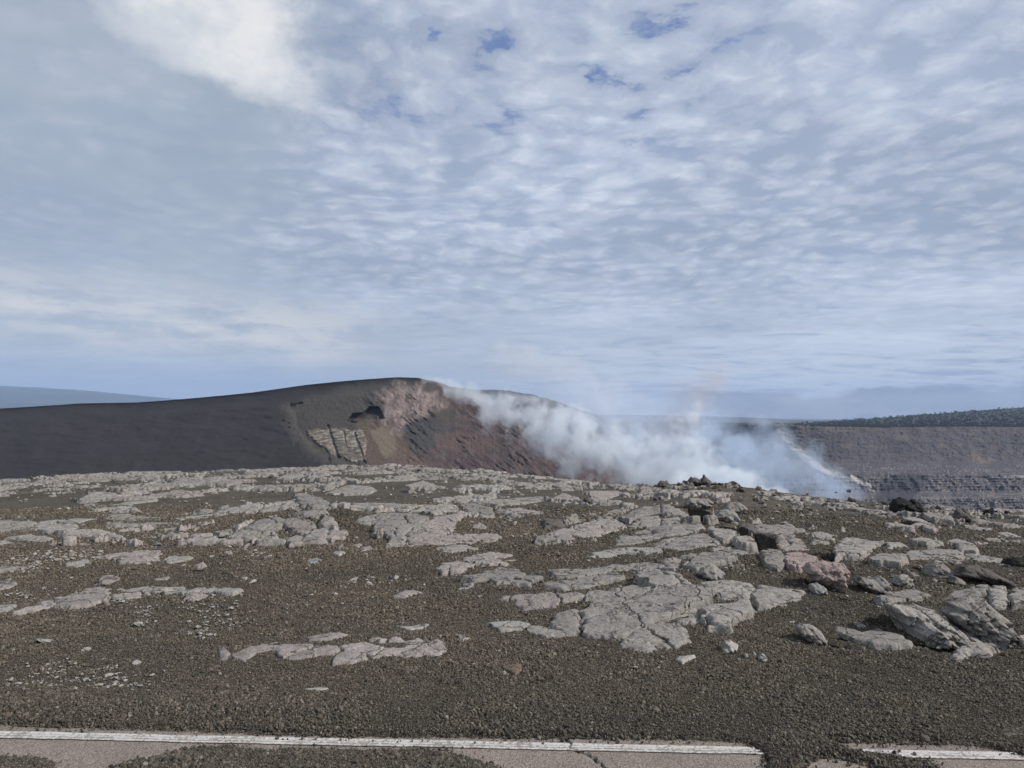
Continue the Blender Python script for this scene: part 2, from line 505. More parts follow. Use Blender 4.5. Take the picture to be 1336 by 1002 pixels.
# far terrain: per-point rock colour attribute + fine noise
def far_mat(name, scale, amp, bumpd):
    m, n, b = new_mat(name)
    a = n.nodes.new('ShaderNodeAttribute'); a.attribute_name = 'rock'
    c1 = E(n, a.outputs['Color'])
    p = objpos(n)
    f1 = noise(n, p, scale, 8, 0.7)
    f2 = noise(n, p, scale * 6, 4, 0.7)
    c1 = mulc(n, c1, (f1 - 0.5) * amp + (f2 - 0.5) * amp * 0.9 + 1.0)
    n.links.new(c1.s, b.inputs['Base Color'])
    bump(n, b, f1 * bumpd + f2 * bumpd * 0.3, 0.8, 1.0)
    b.inputs['Roughness'].default_value = 0.95
    b.inputs['Specular IOR Level'].default_value = 0.1
    return m
M['cone'] = far_mat('cone_rock', 0.35, 0.75, 0.7)
M['wall'] = far_mat('crater_rock', 0.05, 0.9, 5.0)
m, n, b = new_mat('shrub_foliage')
p = objpos(n)
c1 = mix(n, noise(n, p, 0.02, 5, 0.6).ss(0.4, 0.6), (0.026, 0.029, 0.022), (0.042, 0.040, 0.030))
c1 = mulc(n, c1, noise(n, p, 0.7, 4, 0.7) + 0.5)
n.links.new(c1.s, b.inputs['Base Color'])
M['shrub'] = m
m, n, b = new_mat('shield_mountain')
p = objpos(n)
c1 = mix(n, noise(n, p, 0.0008, 6, 0.6).ss(0.4, 0.65), (0.055, 0.065, 0.06), (0.085, 0.085, 0.075))
n.links.new(c1.s, b.inputs['Base Color'])
M['mountain'] = m

def in_poly(px, py, poly):
    poly = np.asarray(poly, float); inside = np.zeros(px.shape, bool)
    x1, y1 = poly[-1]
    for x2, y2 in poly:
        c_ = ((y1 > py) != (y2 > py))
        with np.errstate(divide='ignore', invalid='ignore'):
            xi = (x2 - x1) * (py - y1) / (y2 - y1 + 1e-12) + x1
        inside ^= c_ & (px < xi)
        x1, y1 = x2, y2
    return inside
def sd_poly(x, y, poly):
    """signed distance, positive inside"""
    poly = np.asarray(poly, float); d = np.full(x.shape, 1e9)
    x1, y1 = poly[-1]
    for x2, y2 in poly:
        ex, ey = x2 - x1, y2 - y1
        t = np.clip(((x - x1) * ex + (y - y1) * ey) / (ex * ex + ey * ey + 1e-12), 0, 1)
        d = np.minimum(d, np.hypot(x - x1 - t * ex, y - y1 - t * ey))
        x1, y1 = x2, y2
    return np.where(in_poly(x, y, poly), d, -d)
def gp(pts):
    a = np.array(pts, float); X, Y = on_ground(a[:, 0], a[:, 1]); return np.stack([X, Y], 1)
# ------------------------------------------------------------------ traced lava slabs
# label | tone | thickness | dome | outline in photo pixels, laid onto the terrain
SLABS = '''
long flat pale slab at the photo's edge, upper of two beside the brown hollow|grey|.05|.04|-30,679 0,680 26,681 48,682 40,690 26,694 0,694 -30,693
cracked pale slab joining the long flat slab and the curved strip|grey|.06|.05|48,681 67,678 101,676 121,677 101,682 100,690 85,697 61,695 43,691
thin curved strip of pale lava hooking down at its far end|grey|.05|.03|87,694 111,692 139,693 158,698 167,704 160,705 141,700 113,699 91,699
flat pointed slab below the long cracked slab, next to red-brown gravel|grey|.05|.03|-20,706 0,705 12,701 40,698 69,701 63,705 36,707 0,710 -20,710
thin sliver of lava between the pointed slab and the speckled stone patch|grey|.03|.02|75,708 99,706 97,708 77,710
small oval plate near the end of the curved lava strip|grey|.03|.02|102,709 121,708 119,711 107,713 101,711
narrow bumpy lava strip above the needle-thin strip|grey|.06|.02|141,672 172,671 198,673 216,676 194,677 170,676 139,677
needle-thin lava strip beneath the narrow bumpy strip|grey|.03|.02|162,683 202,682 238,682 206,684 172,686
tapering pale strip that runs toward the black hole in the rock mound|grey|.04|.02|212,691 226,688 253,688 232,692 210,694
long thin lava ridge reaching from the brown hollow to the rock mound|grey|.06|.02|226,676 270,671 300,664 340,659 345,663 300,670 270,675 232,679
broad tan slab like a leaf, cracked near its tip, above the boulder|pink|.06|.05|121,729 146,723 172,718 202,716 212,717 210,725 190,733 168,735 154,732 141,729
small wedge broken off beneath the broad tan slab|pink|.05|.02|188,733 208,726 209,732 192,736
rounded grey slab just past the crack of the broad tan slab|grey|.05|.03|212,731 222,726 253,727 245,731 216,734
plate lying at the end of the speckled stone patch|grey|.04|.02|86,735 113,731 117,735 101,739 87,740
pale wedge at the photo's edge above the long tan slab chain|pink|.06|.03|-20,752 0,753 14,754 15,758 25,761 8,767 -20,768
rough low slab among white stone chips at the photo's edge|rough|.06|.05|-20,738 0,738 34,738 36,743 20,746 -20,747
pointed tan slab at the low end of the slab chain under the boulder|pink|.06|.03|16,800 38,789 67,781 72,781 71,790 46,797 30,801
large tan slab in the middle of the chain, just under the boulder|pink|.07|.05|73,782 99,771 129,765 141,766 145,781 121,789 89,794 74,791
flat slab continuing the tan chain toward the stone chips|pink|.06|.02|146,776 182,771 186,778 162,781 146,782
long straight grey strip running from the boulder out over the gravel|grey|.06|.03|154,767 202,764 270,766 305,767 316,771 305,776 270,773 215,774 180,770 160,771
little wedge tucked under the long straight grey strip|pink|.04|.02|187,771 202,775 194,779 188,776
low slab at the photo's edge beneath the pale wedge|grey|.05|.03|-20,790 0,790 22,789 20,792 12,796 -20,801
thin isolated flake between the tan leaf slab and the long grey strip|grey|.02|.02|198,756 222,753 220,756 202,757
distant pale double slab with a dark crack, above the brown hollow|grey|.07|.03|103,651 121,644 152,644 154,649 125,654 105,655
distant thin arched strip over the brown hollow|grey|.05|.02|141,659 166,655 206,652 208,653 172,657 148,660
small plate touching the low end of the distant arched strip|grey|.05|.02|122,666 139,660 137,665
thick block crowning the rock mound|rough|.22|.05|381,647 401,646 426,654 432,659 424,665 401,664 389,656
large tilted slab leaning on the rock mound beside the black hole|rough|.14|.05|296,705 315,691 341,679 369,674 373,678 369,686 341,701 325,704
cracked slab in the heart of the rock mound|pink|.14|.04|369,678 389,676 410,682 410,688 401,701 381,695 370,686
upright pinkish block on the rock mound|pink|.22|.04|416,680 428,672 436,677 443,687 438,693 416,686
wide pinkish slab at the foot of the rock mound|pink|.14|.04|402,701 406,690 432,693 452,694 452,699 432,705 412,704
lowest slab of the rock mound, fanning onto the gravel|pink|.10|.03|371,705 385,698 401,702 391,711 379,714
rounded slab on the near side of the black hole|pink|.10|.05|250,698 274,697 282,703 272,705 252,705
thin roof slab over the black hole of the rock mound|grey|.10|.02|279,695 300,691 302,695 284,698
pale flat slab under the crowning block of the rock mound|pink|.10|.02|377,670 410,666 432,669 410,673 385,674
long pale strip on the brown gravel beyond the rock mound|grey|.08|.03|458,656 482,655 530,658 566,660 530,662 492,662 462,664
flat eye-shaped slab between the rock mound and the big lobed slab|grey|.07|.03|460,681 474,673 502,670 530,670 530,673 498,679 482,684
pale chip-like plate with rounded corners below the rock mound|pale|.05|.02|435,721 446,717 452,720 442,725
thin bluish plate half sunk in gravel below the rock mound|blue|.03|.02|399,732 414,728 420,731 401,736
upper flake of the pair beside the rock mound's foot|pink|.04|.02|458,712 472,707 474,711 466,715
lower flake of the pair beside the rock mound's foot|pink|.04|.02|470,716 482,712 486,716 472,719
notched flake just off the tip of the wide pinkish mound slab|pink|.05|.02|440,713 448,708 449,714 442,717
thin short flake below the loose stones of the rock mound|pale|.03|.02|338,727 355,724 355,727 341,730
thin sliver alone on gravel below the tilted mound slab|pale|.02|.02|309,754 325,753 321,756
small split slab alone in the middle of the gravel plain|pink|.03|.02|510,779 530,770 546,771 551,773 540,776 525,780
big lobed pink slab curling round a pocket of brown gravel|pink|.09|.05|533,694 562,679 602,670 604,675 595,681 590,694 609,696 644,693 656,698 646,705 616,707 562,710 528,711
rugged dark-creased slab joined to the big lobed pink slab|rough|.12|.08|484,688 501,679 535,672 562,677 533,694 527,711 504,712 506,702
small blunt slab just below the big lobed pink slab|grey|.05|.03|569,715 586,712 611,711 622,715 616,719 584,721
ragged fish-shaped slab above the one with a bluish face|pink|.06|.04|568,744 575,736 597,733 612,725 640,720 670,722 672,728 657,737 622,737 594,749 575,752
ragged slab with a bluish face and splintered tip|rough|.08|.05|600,757 631,745 650,740 672,742 687,749 710,752 689,764 665,760 648,761 639,756 616,758
small smooth blue-grey plate under the ragged slab|blue|.04|.03|595,771 601,763 621,760 614,766
long speckled finger of lava, upper of the two parallel fingers|rough|.08|.04|716,744 742,742 782,741 830,737 850,737 830,741 792,745 754,753 728,753 716,750
long speckled finger of lava, lower of the two parallel fingers|rough|.09|.05|705,761 716,755 742,757 776,748 809,748 815,754 792,760 762,765 736,768 710,765
smooth tongue-shaped slab with a thin tail below the two fingers|pink|.07|.04|647,778 681,776 710,775 754,774 761,781 732,787 718,791 689,793 669,789 673,783
long narrow strip behind the great cracked slab|grey|.07|.03|762,774 800,768 830,763 841,765 843,770 815,776 780,782 763,782
great cracked slab, widest of all near the gravel plain|rough|.10|.06|757,797 772,786 802,779 830,774 880,772 926,774 929,786 905,794 880,801 868,808 848,812 824,824 800,830 778,829 760,825
rounded lobe split off the end of the great cracked slab|rough|.09|.05|716,813 728,801 755,795 756,825 742,826 726,821
low thin slab lying flat beside the rounded lobe|grey|.04|.02|629,814 649,811 681,810 691,813 679,822 657,822
narrow curved slab along the edge of the rounded lobe|grey|.06|.03|685,819 697,815 732,823 742,828 714,830 689,824
smooth fan-shaped slab nearest the road in front of the great slab|grey|.07|.04|806,839 826,823 857,811 881,812 893,819 901,835 861,848 830,847
small triangular slab between the fan slab and the tooth-shaped block|grey|.08|.03|871,808 889,799 905,793 911,798 911,810 887,813
tooth-shaped tilted block jutting over the gravel|grey|.14|.03|914,795 929,791 954,790 972,783 982,789 980,798 958,807 950,821 931,819 923,803 919,812 914,811
wide domed slab above the tooth-shaped block|grey|.09|.05|913,758 937,754 988,764 982,773 974,781 941,779 923,771
smooth slab tapering to a point near the small grey stone|grey|.08|.04|989,763 1012,765 1049,771 1047,779 1022,787 988,794 977,780 983,773
thick loaf-shaped slab with a steep ribbed face|rough|.20|.08|832,750 840,744 861,746 897,758 921,773 891,771 853,771 845,762 830,757
speckled slab with a humped back in front of the fissure slabs|rough|.10|.05|885,739 914,723 942,723 962,729 942,735 910,743
long grey slab leading up to the humped speckled slab|grey|.07|.03|857,733 885,725 910,721 908,727 885,737
wavy low slab behind the two lava fingers|grey|.06|.03|760,743 800,737 822,735 845,733 881,739 881,744 841,742 800,743
sliver of pale lava on bare gravel below the fan slab|pale|.03|.02|881,860 887,856 911,856 889,865
small leaf-like slab beyond the gravel tongue|grey|.06|.02|782,672 800,666 821,665 806,672 790,675
broad plate with a broken upper edge by the fissure|grey|.08|.03|802,677 837,662 861,660 861,672 837,676
angular plate whose corner points into the fissure|grey|.09|.03|863,660 889,666 905,674 899,678 887,673 863,671
four-cornered plate in the middle row behind the fissure slabs|grey|.07|.03|819,687 835,678 861,674 861,684 841,688 827,690
squarish small plate next to the four-cornered plate|grey|.07|.02|863,677 887,674 887,682 864,686
long pale slab with a dark crack near its high end|pink|.08|.04|697,701 730,690 760,684 784,681 806,682 819,688 800,693 780,699 760,700 745,697 720,698
short curved slab tucked under the long pale slab|pink|.06|.03|721,700 735,697 745,698 752,706 725,703
big half-moon slab left of the fissure|grey|.08|.04|803,710 806,699 851,689 916,685 920,689 906,695 861,701 827,709
broad slab below the half-moon slab, its tip by the fissure|grey|.07|.03|847,709 901,701 920,699 938,707 938,711 885,718 861,715
wedge-shaped plate right on the fissure's edge|grey|.10|.02|922,689 956,691 959,699 946,708 932,699
triangular block raised beside the black fissure|grey|.16|.02|956,703 966,693 978,701 992,717 962,715
flat slab just below the raised triangular block|grey|.07|.02|922,718 938,711 964,717 988,720 962,724 932,721
long low slab below the broad slab, edged by gravel|grey|.05|.03|768,727 772,720 813,714 857,714 865,721 821,725
dark-faced block standing over the far side of the fissure|dark|.14|.02|963,684 984,686 985,694 966,692
pale slab beyond the fissure, next to brown gravel|pink|.07|.02|986,686 1030,685 1050,692 1049,696 1012,698 987,694
pinkish slab with straight broken end beyond the fissure|pink|.06|.02|1012,700 1036,695 1036,702 1051,705 1054,716 1021,718 1014,710
thin pale slab lying alone above the dark hollow|grey|.04|.02|1053,697 1071,694 1092,699 1089,703 1072,704
large rough slab overhanging the dark hollow|grey|.10|.04|1090,715 1102,700 1119,701 1137,706 1151,706 1148,710 1138,715 1132,723 1123,729 1097,728 1088,733
flat pink-topped slab touching the pink boulder|red|.13|.02|1025,740 1023,724 1054,722 1069,731 1054,744
gnarled grey end of the fissure wall by the pink-topped slab|rough|.14|.05|992,722 1008,719 1022,723 1024,738 1012,742 1000,737
thin-edged plate with a dark step below it|grey|.13|.02|1130,732 1148,722 1178,724 1183,729 1178,739 1148,735
long flat plate between the stepped plate and a black crack|grey|.06|.02|1181,721 1188,718 1215,718 1255,722 1257,732 1221,729 1188,730
plate tapering away on the far side of the black crack|grey|.06|.02|1259,723 1281,725 1314,732 1315,738 1281,734 1261,731
pale domed slab with a dark notch in its end|pink|.14|.04|1235,706 1248,704 1264,708 1279,721 1274,723 1251,721 1248,711 1235,710
low ridge-like slab next to the dark notched slab|rough|.11|.03|1185,708 1193,702 1208,701 1231,708 1230,711 1208,712
small dark-edged slab by the large overhanging slab|grey|.09|.02|1152,707 1177,706 1182,711 1159,714
roof slab arching over a black cavity|pink|.16|.03|1175,677 1182,675 1202,677 1223,690 1218,693 1205,690 1197,682
long pale slab near the twisted crest rocks|pink|.06|.02|1248,683 1272,685 1294,689 1291,692 1269,691
smooth pale oval slab alone on the gravel slope|pale|.05|.02|1300,695 1314,694 1330,699 1328,702 1314,700
bright speckled slab below the gnarled lumps|rough|.09|.04|1141,780 1170,768 1190,767 1215,774 1195,780 1149,786
long speckled slab behind the big layered rock|rough|.09|.04|1218,782 1244,772 1274,765 1290,765 1290,774 1264,780 1239,783
slab ending at a deep vertical crack|grey|.11|.03|1291,766 1313,768 1315,789 1297,790 1291,776
slab on the far side of the deep vertical crack|grey|.11|.03|1318,769 1345,771 1355,790 1319,790
low slab partly under the big layered rock|rough|.08|.05|1085,818 1095,815 1122,824 1142,819 1179,830 1189,844 1135,842 1105,829
smooth slab that the big layered rock rests on|grey|.07|.04|1234,853 1238,844 1263,838 1286,838 1307,831 1303,847 1289,854 1271,853 1253,859
thin plate near the black clinker, toward the pinkish loose rock|grey|.03|.02|1112,811 1124,813 1132,819 1118,818
pale low slab by the gap where gravel crosses the road|blue|.05|.03|1014,963 1037,955 1061,959 1075,965 1050,967 1020,966
brown slab half buried at the road's edge|brown|.03|.02|1303,959 1336,953 1375,960 1375,972 1310,969
thin sliver beside the pale slab at the road gap|grey|.02|.01|987,963 1004,961 1000,965
small round plate at the tip of the flat slab group near the road|pink|.03|.02|284,847 295,846 301,853 295,859 285,859
flat angular slab in the group near the road|pink|.04|.02|302,854 332,841 369,832 384,833 376,838 364,841 352,847 334,849 317,862
broad flat slab in the middle of the group near the road|pink|.045|.02|352,849 366,841 401,840 440,842 445,849 433,853 394,858 369,857
thin pointed slab along the back of the group near the road|pink|.035|.02|402,831 431,827 477,825 443,832 418,836 403,836
smooth rounded slab at the front of the group near the road|pink|.05|.02|434,865 440,852 458,847 480,849 481,859 458,865
widest flat slab of the group near the road, splintered at its end|pink|.055|.02|441,841 480,831 527,831 566,833 581,842 574,853 547,857 529,856 512,854 483,858 481,848 450,849
thin twin sliver behind the splintered flat slab|pale|.02|.01|515,818 529,817 561,815 554,819 532,823
tiny triangular plate beside the splintered flat slab|pink|.02|.02|595,828 606,831 614,833 600,837
ragged flat fragment on black gravel near the road|pale|.02|.01|388,901 410,898 430,899 440,905 425,906
grey fragment with a pale corner in the middle of the near gravel|pale|.02|.01|716,930 735,917 756,911 757,917 738,927
faint buried slab barely showing through the near gravel|brown|.02|.01|652,870 680,867 684,875 670,881
small flat slab on the tip of the brown gravel pocket|pink|.04|.02|614,688 622,683 635,685 634,690
thin reddish slab among the rubble beyond the gravel pocket|pink|.06|.02|661,664 680,662 708,668 704,671 672,669
low dark block at the back of the gravel tongue|dark|.14|.03|708,679 736,680 734,688 710,688
thin grey strip resting behind the low dark block|grey|.05|.02|730,679 777,677 779,680 740,682
squat grey block at the end of the thin grey strip|grey|.10|.03|779,676 787,676 787,682 779,682
sharp pale slab beside a small black hollow|pink|.12|.02|719,651 734,643 755,651 758,655 736,653
bright slab behind the small black hollow|pink|.09|.03|770,650 768,641 803,640 815,643 790,651 775,655
long pale band of lava far back beyond the rough slabs|grey|.06|.03|616,658 654,651 710,647 721,650 687,657 650,660
rough dark-streaked slab far back beyond the lobed slab|rough|.10|.05|599,661 614,657 642,664 644,674 616,671
flat slab behind the lobed pink slab|grey|.07|.03|531,669 550,663 582,657 602,661 600,666 582,669
bright patch of slab just beyond the rock mound|grey|.07|.03|424,644 454,632 484,634 491,639 481,645 450,646
bright slab near the crest below the collapse scar|grey|.07|.03|528,634 552,629 575,634 567,638 537,637
'''
ROCKS = '''
pale angular boulder sitting on the tan slab chain|lava_rock|pink|129,763 131,752 141,751 154,756 151,763
pink porous boulder shaped like a wedge, tallest rock by the fissure|lava_rock|red|1052,747 1057,737 1074,733 1086,734 1105,736 1109,744 1105,752 1096,761 1088,772 1076,762 1060,757
small smooth grey stone sheltered under the pink boulder|lava_rock|blue|1057,772 1058,762 1068,761 1078,767 1077,775 1063,776
triangular rock beside the long straight grey strip|lava_rock|pink|240,783 245,773 255,774 271,779 262,784
upright loose rock on the gravel below the black hole|lava_rock|pink|255,745 255,736 265,733 271,740 263,745
square loose rock just under the black hole|lava_rock|grey|293,719 302,718 304,725 294,727
leaning loose rock below the tilted mound slab|lava_rock|pink|314,717 321,708 327,709 323,717
rounded pale rock alone below the rock mound|lava_rock|pale|324,760 330,755 336,759 327,762
round pale stone alone on the middle gravel|lava_rock|pale|511,756 515,750 521,752 519,757
small pale rock near the dark speck of clinker|lava_rock|pink|434,779 436,772 441,774 441,780
chunky pinkish rock alone between fan slab and layered rock|lava_rock|pink|1040,819 1050,815 1063,817 1072,824 1076,836 1061,841 1044,830
pale squarish stone on gravel in front of the tooth-shaped block|lava_rock|pale|941,850 946,837 954,836 964,841 960,850 951,853
rough grey rock crumbling in front of the humped slab|lava_rock|rough|910,749 920,741 932,738 946,747 942,753 928,757 916,753
gnarled rock split into two peaks|lava_rock|rough|1208,751 1213,741 1223,734 1229,737 1233,734 1241,747 1240,753 1225,754
ropy lump of lava with curved folds|lava_rock|rough|1119,761 1126,754 1141,757 1152,752 1158,758 1160,766 1149,774 1132,772
broad dark lumpy outcrop under the black cavity's edge|lava_rock|dark|1254,751 1264,741 1281,739 1297,746 1312,757 1305,766 1281,758
heap of crumbly lava by the ropy lump|lava_rock|rough|1165,762 1172,752 1183,749 1190,756 1188,764 1175,767
small crumbly lava knob next to the two-peaked rock|lava_rock|rough|1240,760 1248,752 1256,756 1258,763 1246,764
layered jagged rock, largest boulder near the road|lava_rock|grey|1162,792 1170,788 1181,794 1202,793 1226,800 1241,811 1266,823 1268,835 1256,839 1241,838 1232,836 1218,839 1208,840 1187,834 1184,821 1173,807
high-backed boulder leaning behind the layered jagged rock|lava_rock|rough|1244,790 1280,782 1295,785 1301,796 1314,811 1316,827 1301,834 1280,841 1262,838 1256,820 1236,803 1250,797
pink-edged rock cut off by the photo's edge|lava_rock|pink|1327,831 1345,829 1352,838 1345,847 1328,845
small pebble-like stone, first of three past the pale squarish stone|lava_rock|grey|970,858 972,852 976,853 976,859
small pebble-like stone, second of three past the pale squarish stone|lava_rock|pale|981,855 983,850 987,852 986,856
pale flat-based stone, last of three past the pale squarish stone|lava_rock|pale|988,860 993,855 998,853 1002,861 994,864
small rock leaning in the gravel pocket|lava_rock|pink|667,686 670,679 676,680 673,686
tiny bright stone on the long narrow strip|lava_rock|pale|749,789 750,784 753,783 754,787
dark round rock in the small black hollow|lava_rock|dark|760,656 762,649 768,648 772,654 768,658
pointed rock standing highest on the skyline crest|lava_rock|dark|912,630 917,622 919,618 925,625 930,629 925,633 916,633
rough block under the skyline's pointed rock|lava_rock|dark|897,629 902,622 912,624 916,631 905,633
low block on the skyline beside the smoke|lava_rock|dark|857,634 862,627 871,627 876,634 866,637
twisted dark rock on the crest, left hump of the pair|lava_rock|black|1164,668 1165,657 1169,651 1178,649 1186,652 1192,660 1192,670
twisted dark rock on the crest, right hump of the pair|lava_rock|black|1185,669 1186,659 1190,652 1196,650 1203,658 1204,670
leaning dark slab-like rock pointing down the far slope|lava_rock|dark|1246,678 1248,668 1251,664 1256,665 1268,678 1264,682
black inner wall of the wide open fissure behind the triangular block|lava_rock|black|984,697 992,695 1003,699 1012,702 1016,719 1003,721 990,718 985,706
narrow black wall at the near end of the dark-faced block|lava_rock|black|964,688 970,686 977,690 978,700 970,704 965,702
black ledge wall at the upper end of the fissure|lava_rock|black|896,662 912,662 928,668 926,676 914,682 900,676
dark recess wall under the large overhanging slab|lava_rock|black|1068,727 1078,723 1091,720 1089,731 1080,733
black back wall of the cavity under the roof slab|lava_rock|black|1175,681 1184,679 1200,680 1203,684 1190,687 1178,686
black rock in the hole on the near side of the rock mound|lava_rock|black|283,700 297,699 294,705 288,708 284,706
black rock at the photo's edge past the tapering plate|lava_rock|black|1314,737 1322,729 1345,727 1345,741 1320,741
rugged dark ledge topping the upper end of the fissure|lava_rock|rough|894,658 900,650 925,651 932,655 926,662 904,664
jumbled block on the fissure's upper lip|lava_rock|rough|930,676 936,668 948,664 962,669 964,678 950,682
hooded ledge of rough lava on the skyline's near slope|lava_rock|rough|940,668 952,656 966,655 975,662 968,670
'''
def parse(block):
    r_ = []
    for ln in block.strip().splitlines():
        f = ln.split('|')
        pts = [tuple(float(v) for v in q.split(',')) for q in f[-1].split()]
        r_.append((f[:-1], pts))
    return r_
slabs = parse(SLABS)
rocks = parse(ROCKS)
allpolys = [np.array(p) for _, p in slabs] + [np.array(p) for _, p in rocks]
NOSLAB = [[(-20, 657), (60, 650), (100, 655), (120, 668), (60, 676), (-20, 678)], [(172, 660), (215, 653), (268, 652), (330, 655), (290, 662), (230, 672), (180, 669)],
          [(436, 644), (500, 637), (530, 643), (560, 650), (500, 654), (440, 653)], [(955, 646), (1120, 668), (1160, 690), (1090, 693), (1000, 680), (950, 668)],
          [(640, 690), (700, 668), (740, 660), (760, 668), (700, 700), (690, 735), (620, 720)], [(1190, 690), (1336, 690), (1336, 705), (1200, 704)]]
tt = np.arange(-0.92, 1.0, 0.00135)
rr2 = 8.6 * np.exp(np.arange(0, math.log(43 / 8.6), 0.0030))
U, YY = np.meshgrid(tt, rr2)
XX = U * YY
BZ = zt(XX, YY)
PX, PY = project(XX, YY, BZ)
mask = fbm(XX * 0.42, YY * 0.36 + XX * .06, 4, 500) + fbm(XX * 1.5, YY * 1.3, 5, 510, .68) * 1.1
near_cut = sstep(9.5, 15.0, YY + fbm(XX * .3, YY * .3, 2, 3) * 3)
thr = 0.15 - 0.10 * near_cut - 0.03 * sstep(24, 34, YY)
S = mask - thr
S = S - 0.5 * (PY > 712)
yc_, _ = crest(U)
S = np.where(YY > yc_ - 0.3, -1, S)
for q in NOSLAB: S = np.where(in_poly(PX, PY, q), np.minimum(S, -0.02 + fbm(XX, YY, 3, 8) * .1), S)
for q in allpolys:
    c0 = q.mean(0); q2 = c0 + (q - c0) * 1.07 + np.sign(q - c0) * 1.2
    m_ = (PX > q2[:, 0].min()) & (PX < q2[:, 0].max()) & (PY > q2[:, 1].min()) & (PY < q2[:, 1].max())
    if m_.any():
        ins = in_poly(PX[m_], PY[m_], q2); tmp = S[m_]; tmp[ins] = -1; S[m_] = tmp
# raster of the traced outlines in view coordinates, used only to settle the gravel round them
MX0, MY0, MS = -40, 600, 2.0
mgx, mgy = np.meshgrid(np.arange(-40, 1400, 1 / MS), np.arange(600, 1002, 1 / MS))
MASK = np.zeros(mgx.shape)
for q in allpolys[:len(slabs)]:
    i0 = max(0, int((q[:, 0].min() - 10 - MX0) * MS)); i1 = int((q[:, 0].max() + 10 - MX0) * MS) + 1
    j0 = max(0, int((q[:, 1].min() - 10 - MY0) * MS)); j1 = int((q[:, 1].max() + 10 - MY0) * MS) + 1
    sl = (slice(j0, j1), slice(i0, i1))
    MASK[sl] = np.maximum(MASK[sl], sstep(-9.0, -3.0, sd_poly(mgx[sl], mgy[sl], q)))
INSIDE = np.zeros(mgx.shape, bool)
for q in allpolys[:len(slabs)]:
    i0 = max(0, int((q[:, 0].min() - MX0) * MS)); i1 = int((q[:, 0].max() - MX0) * MS) + 1
    j0 = max(0, int((q[:, 1].min() - MY0) * MS)); j1 = int((q[:, 1].max() - MY0) * MS) + 1
    sl = (slice(j0, j1), slice(i0, i1))
    INSIDE[sl] |= sd_poly(mgx[sl], mgy[sl], q) > 1.2
def on_slab(x, y):
    px, py = project(x, np.maximum(y, .5), zt(x, y))
    i = np.clip(((px - MX0) * MS).astype(int), 0, MASK.shape[1] - 1); j = np.clip(((py - MY0) * MS).astype(int), 0, MASK.shape[0] - 1)
    return INSIDE[j, i]
def slab_mask(x, y):
    px, py = project(x, np.maximum(y, .5), zt(x, y))
    i = np.clip(((px - MX0) * MS).astype(int), 0, MASK.shape[1] - 1); j = np.clip(((py - MY0) * MS).astype(int), 0, MASK.shape[0] - 1)
    m_ = MASK[j, i] * ((px > MX0) & (px < 1395) & (py > MY0) & (py < 1000) & (y > 1))
    u = x / np.maximum(y, .1); k = np.log(np.maximum(y, 8.6) / 8.6) / 0.0030
    iu = np.clip(((u - tt[0]) / 0.00135 + .5).astype(int), 0, len(tt) - 1); ik = np.clip((k + .5).astype(int), 0, len(rr2) - 1)
    f_ = sstep(-0.22, -0.06, S[ik, iu]) * ((u > tt[0]) & (u < tt[-1]) & (y > 8.6) & (y < 43))
    return np.maximum(m_, f_)
# ------------------------------------------------------------------ ground sheet
FISS = [((903, 668), (918, 676), 14.5, .22), ((960, 693), (978, 700), 10.9, .16), ((982, 700), (1016, 714), 10.2, .30)]
def capsule(x, y, a, b_, r):
    ax_, ay_ = a; bx_, by_ = b_
    t = np.clip(((x - ax_) * (bx_ - ax_) + (y - ay_) * (by_ - ay_)) / ((bx_ - ax_) ** 2 + (by_ - ay_) ** 2 + 1e-9), 0, 1)
    return np.hypot(x - ax_ - t * (bx_ - ax_), y - ay_ - t * (by_ - ay_)) / r
PITS = []   # ((x,y),(x,y), radius, depth)
def pit_px(p0, p1, r, depth):
    X, Y = on_ground([p0[0], p1[0]], [p0[1], p1[1]])
    PITS.append(((X[0], Y[0]), (X[1], Y[1]), r, depth))
pit_px((930, 684), (962, 694), .10, .25)
pit_px((966, 697), (975, 700), .14, .5)
pit_px((1040, 741), (1050, 744), .12, .25)
pit_px((1066, 727), (1086, 726), .16, .5)
pit_px((1056, 760), (1072, 766), .12, .12)
pit_px((1205, 842), (1226, 846), .09, .09)
pit_px((1150, 812), (1172, 816), .12, .07)
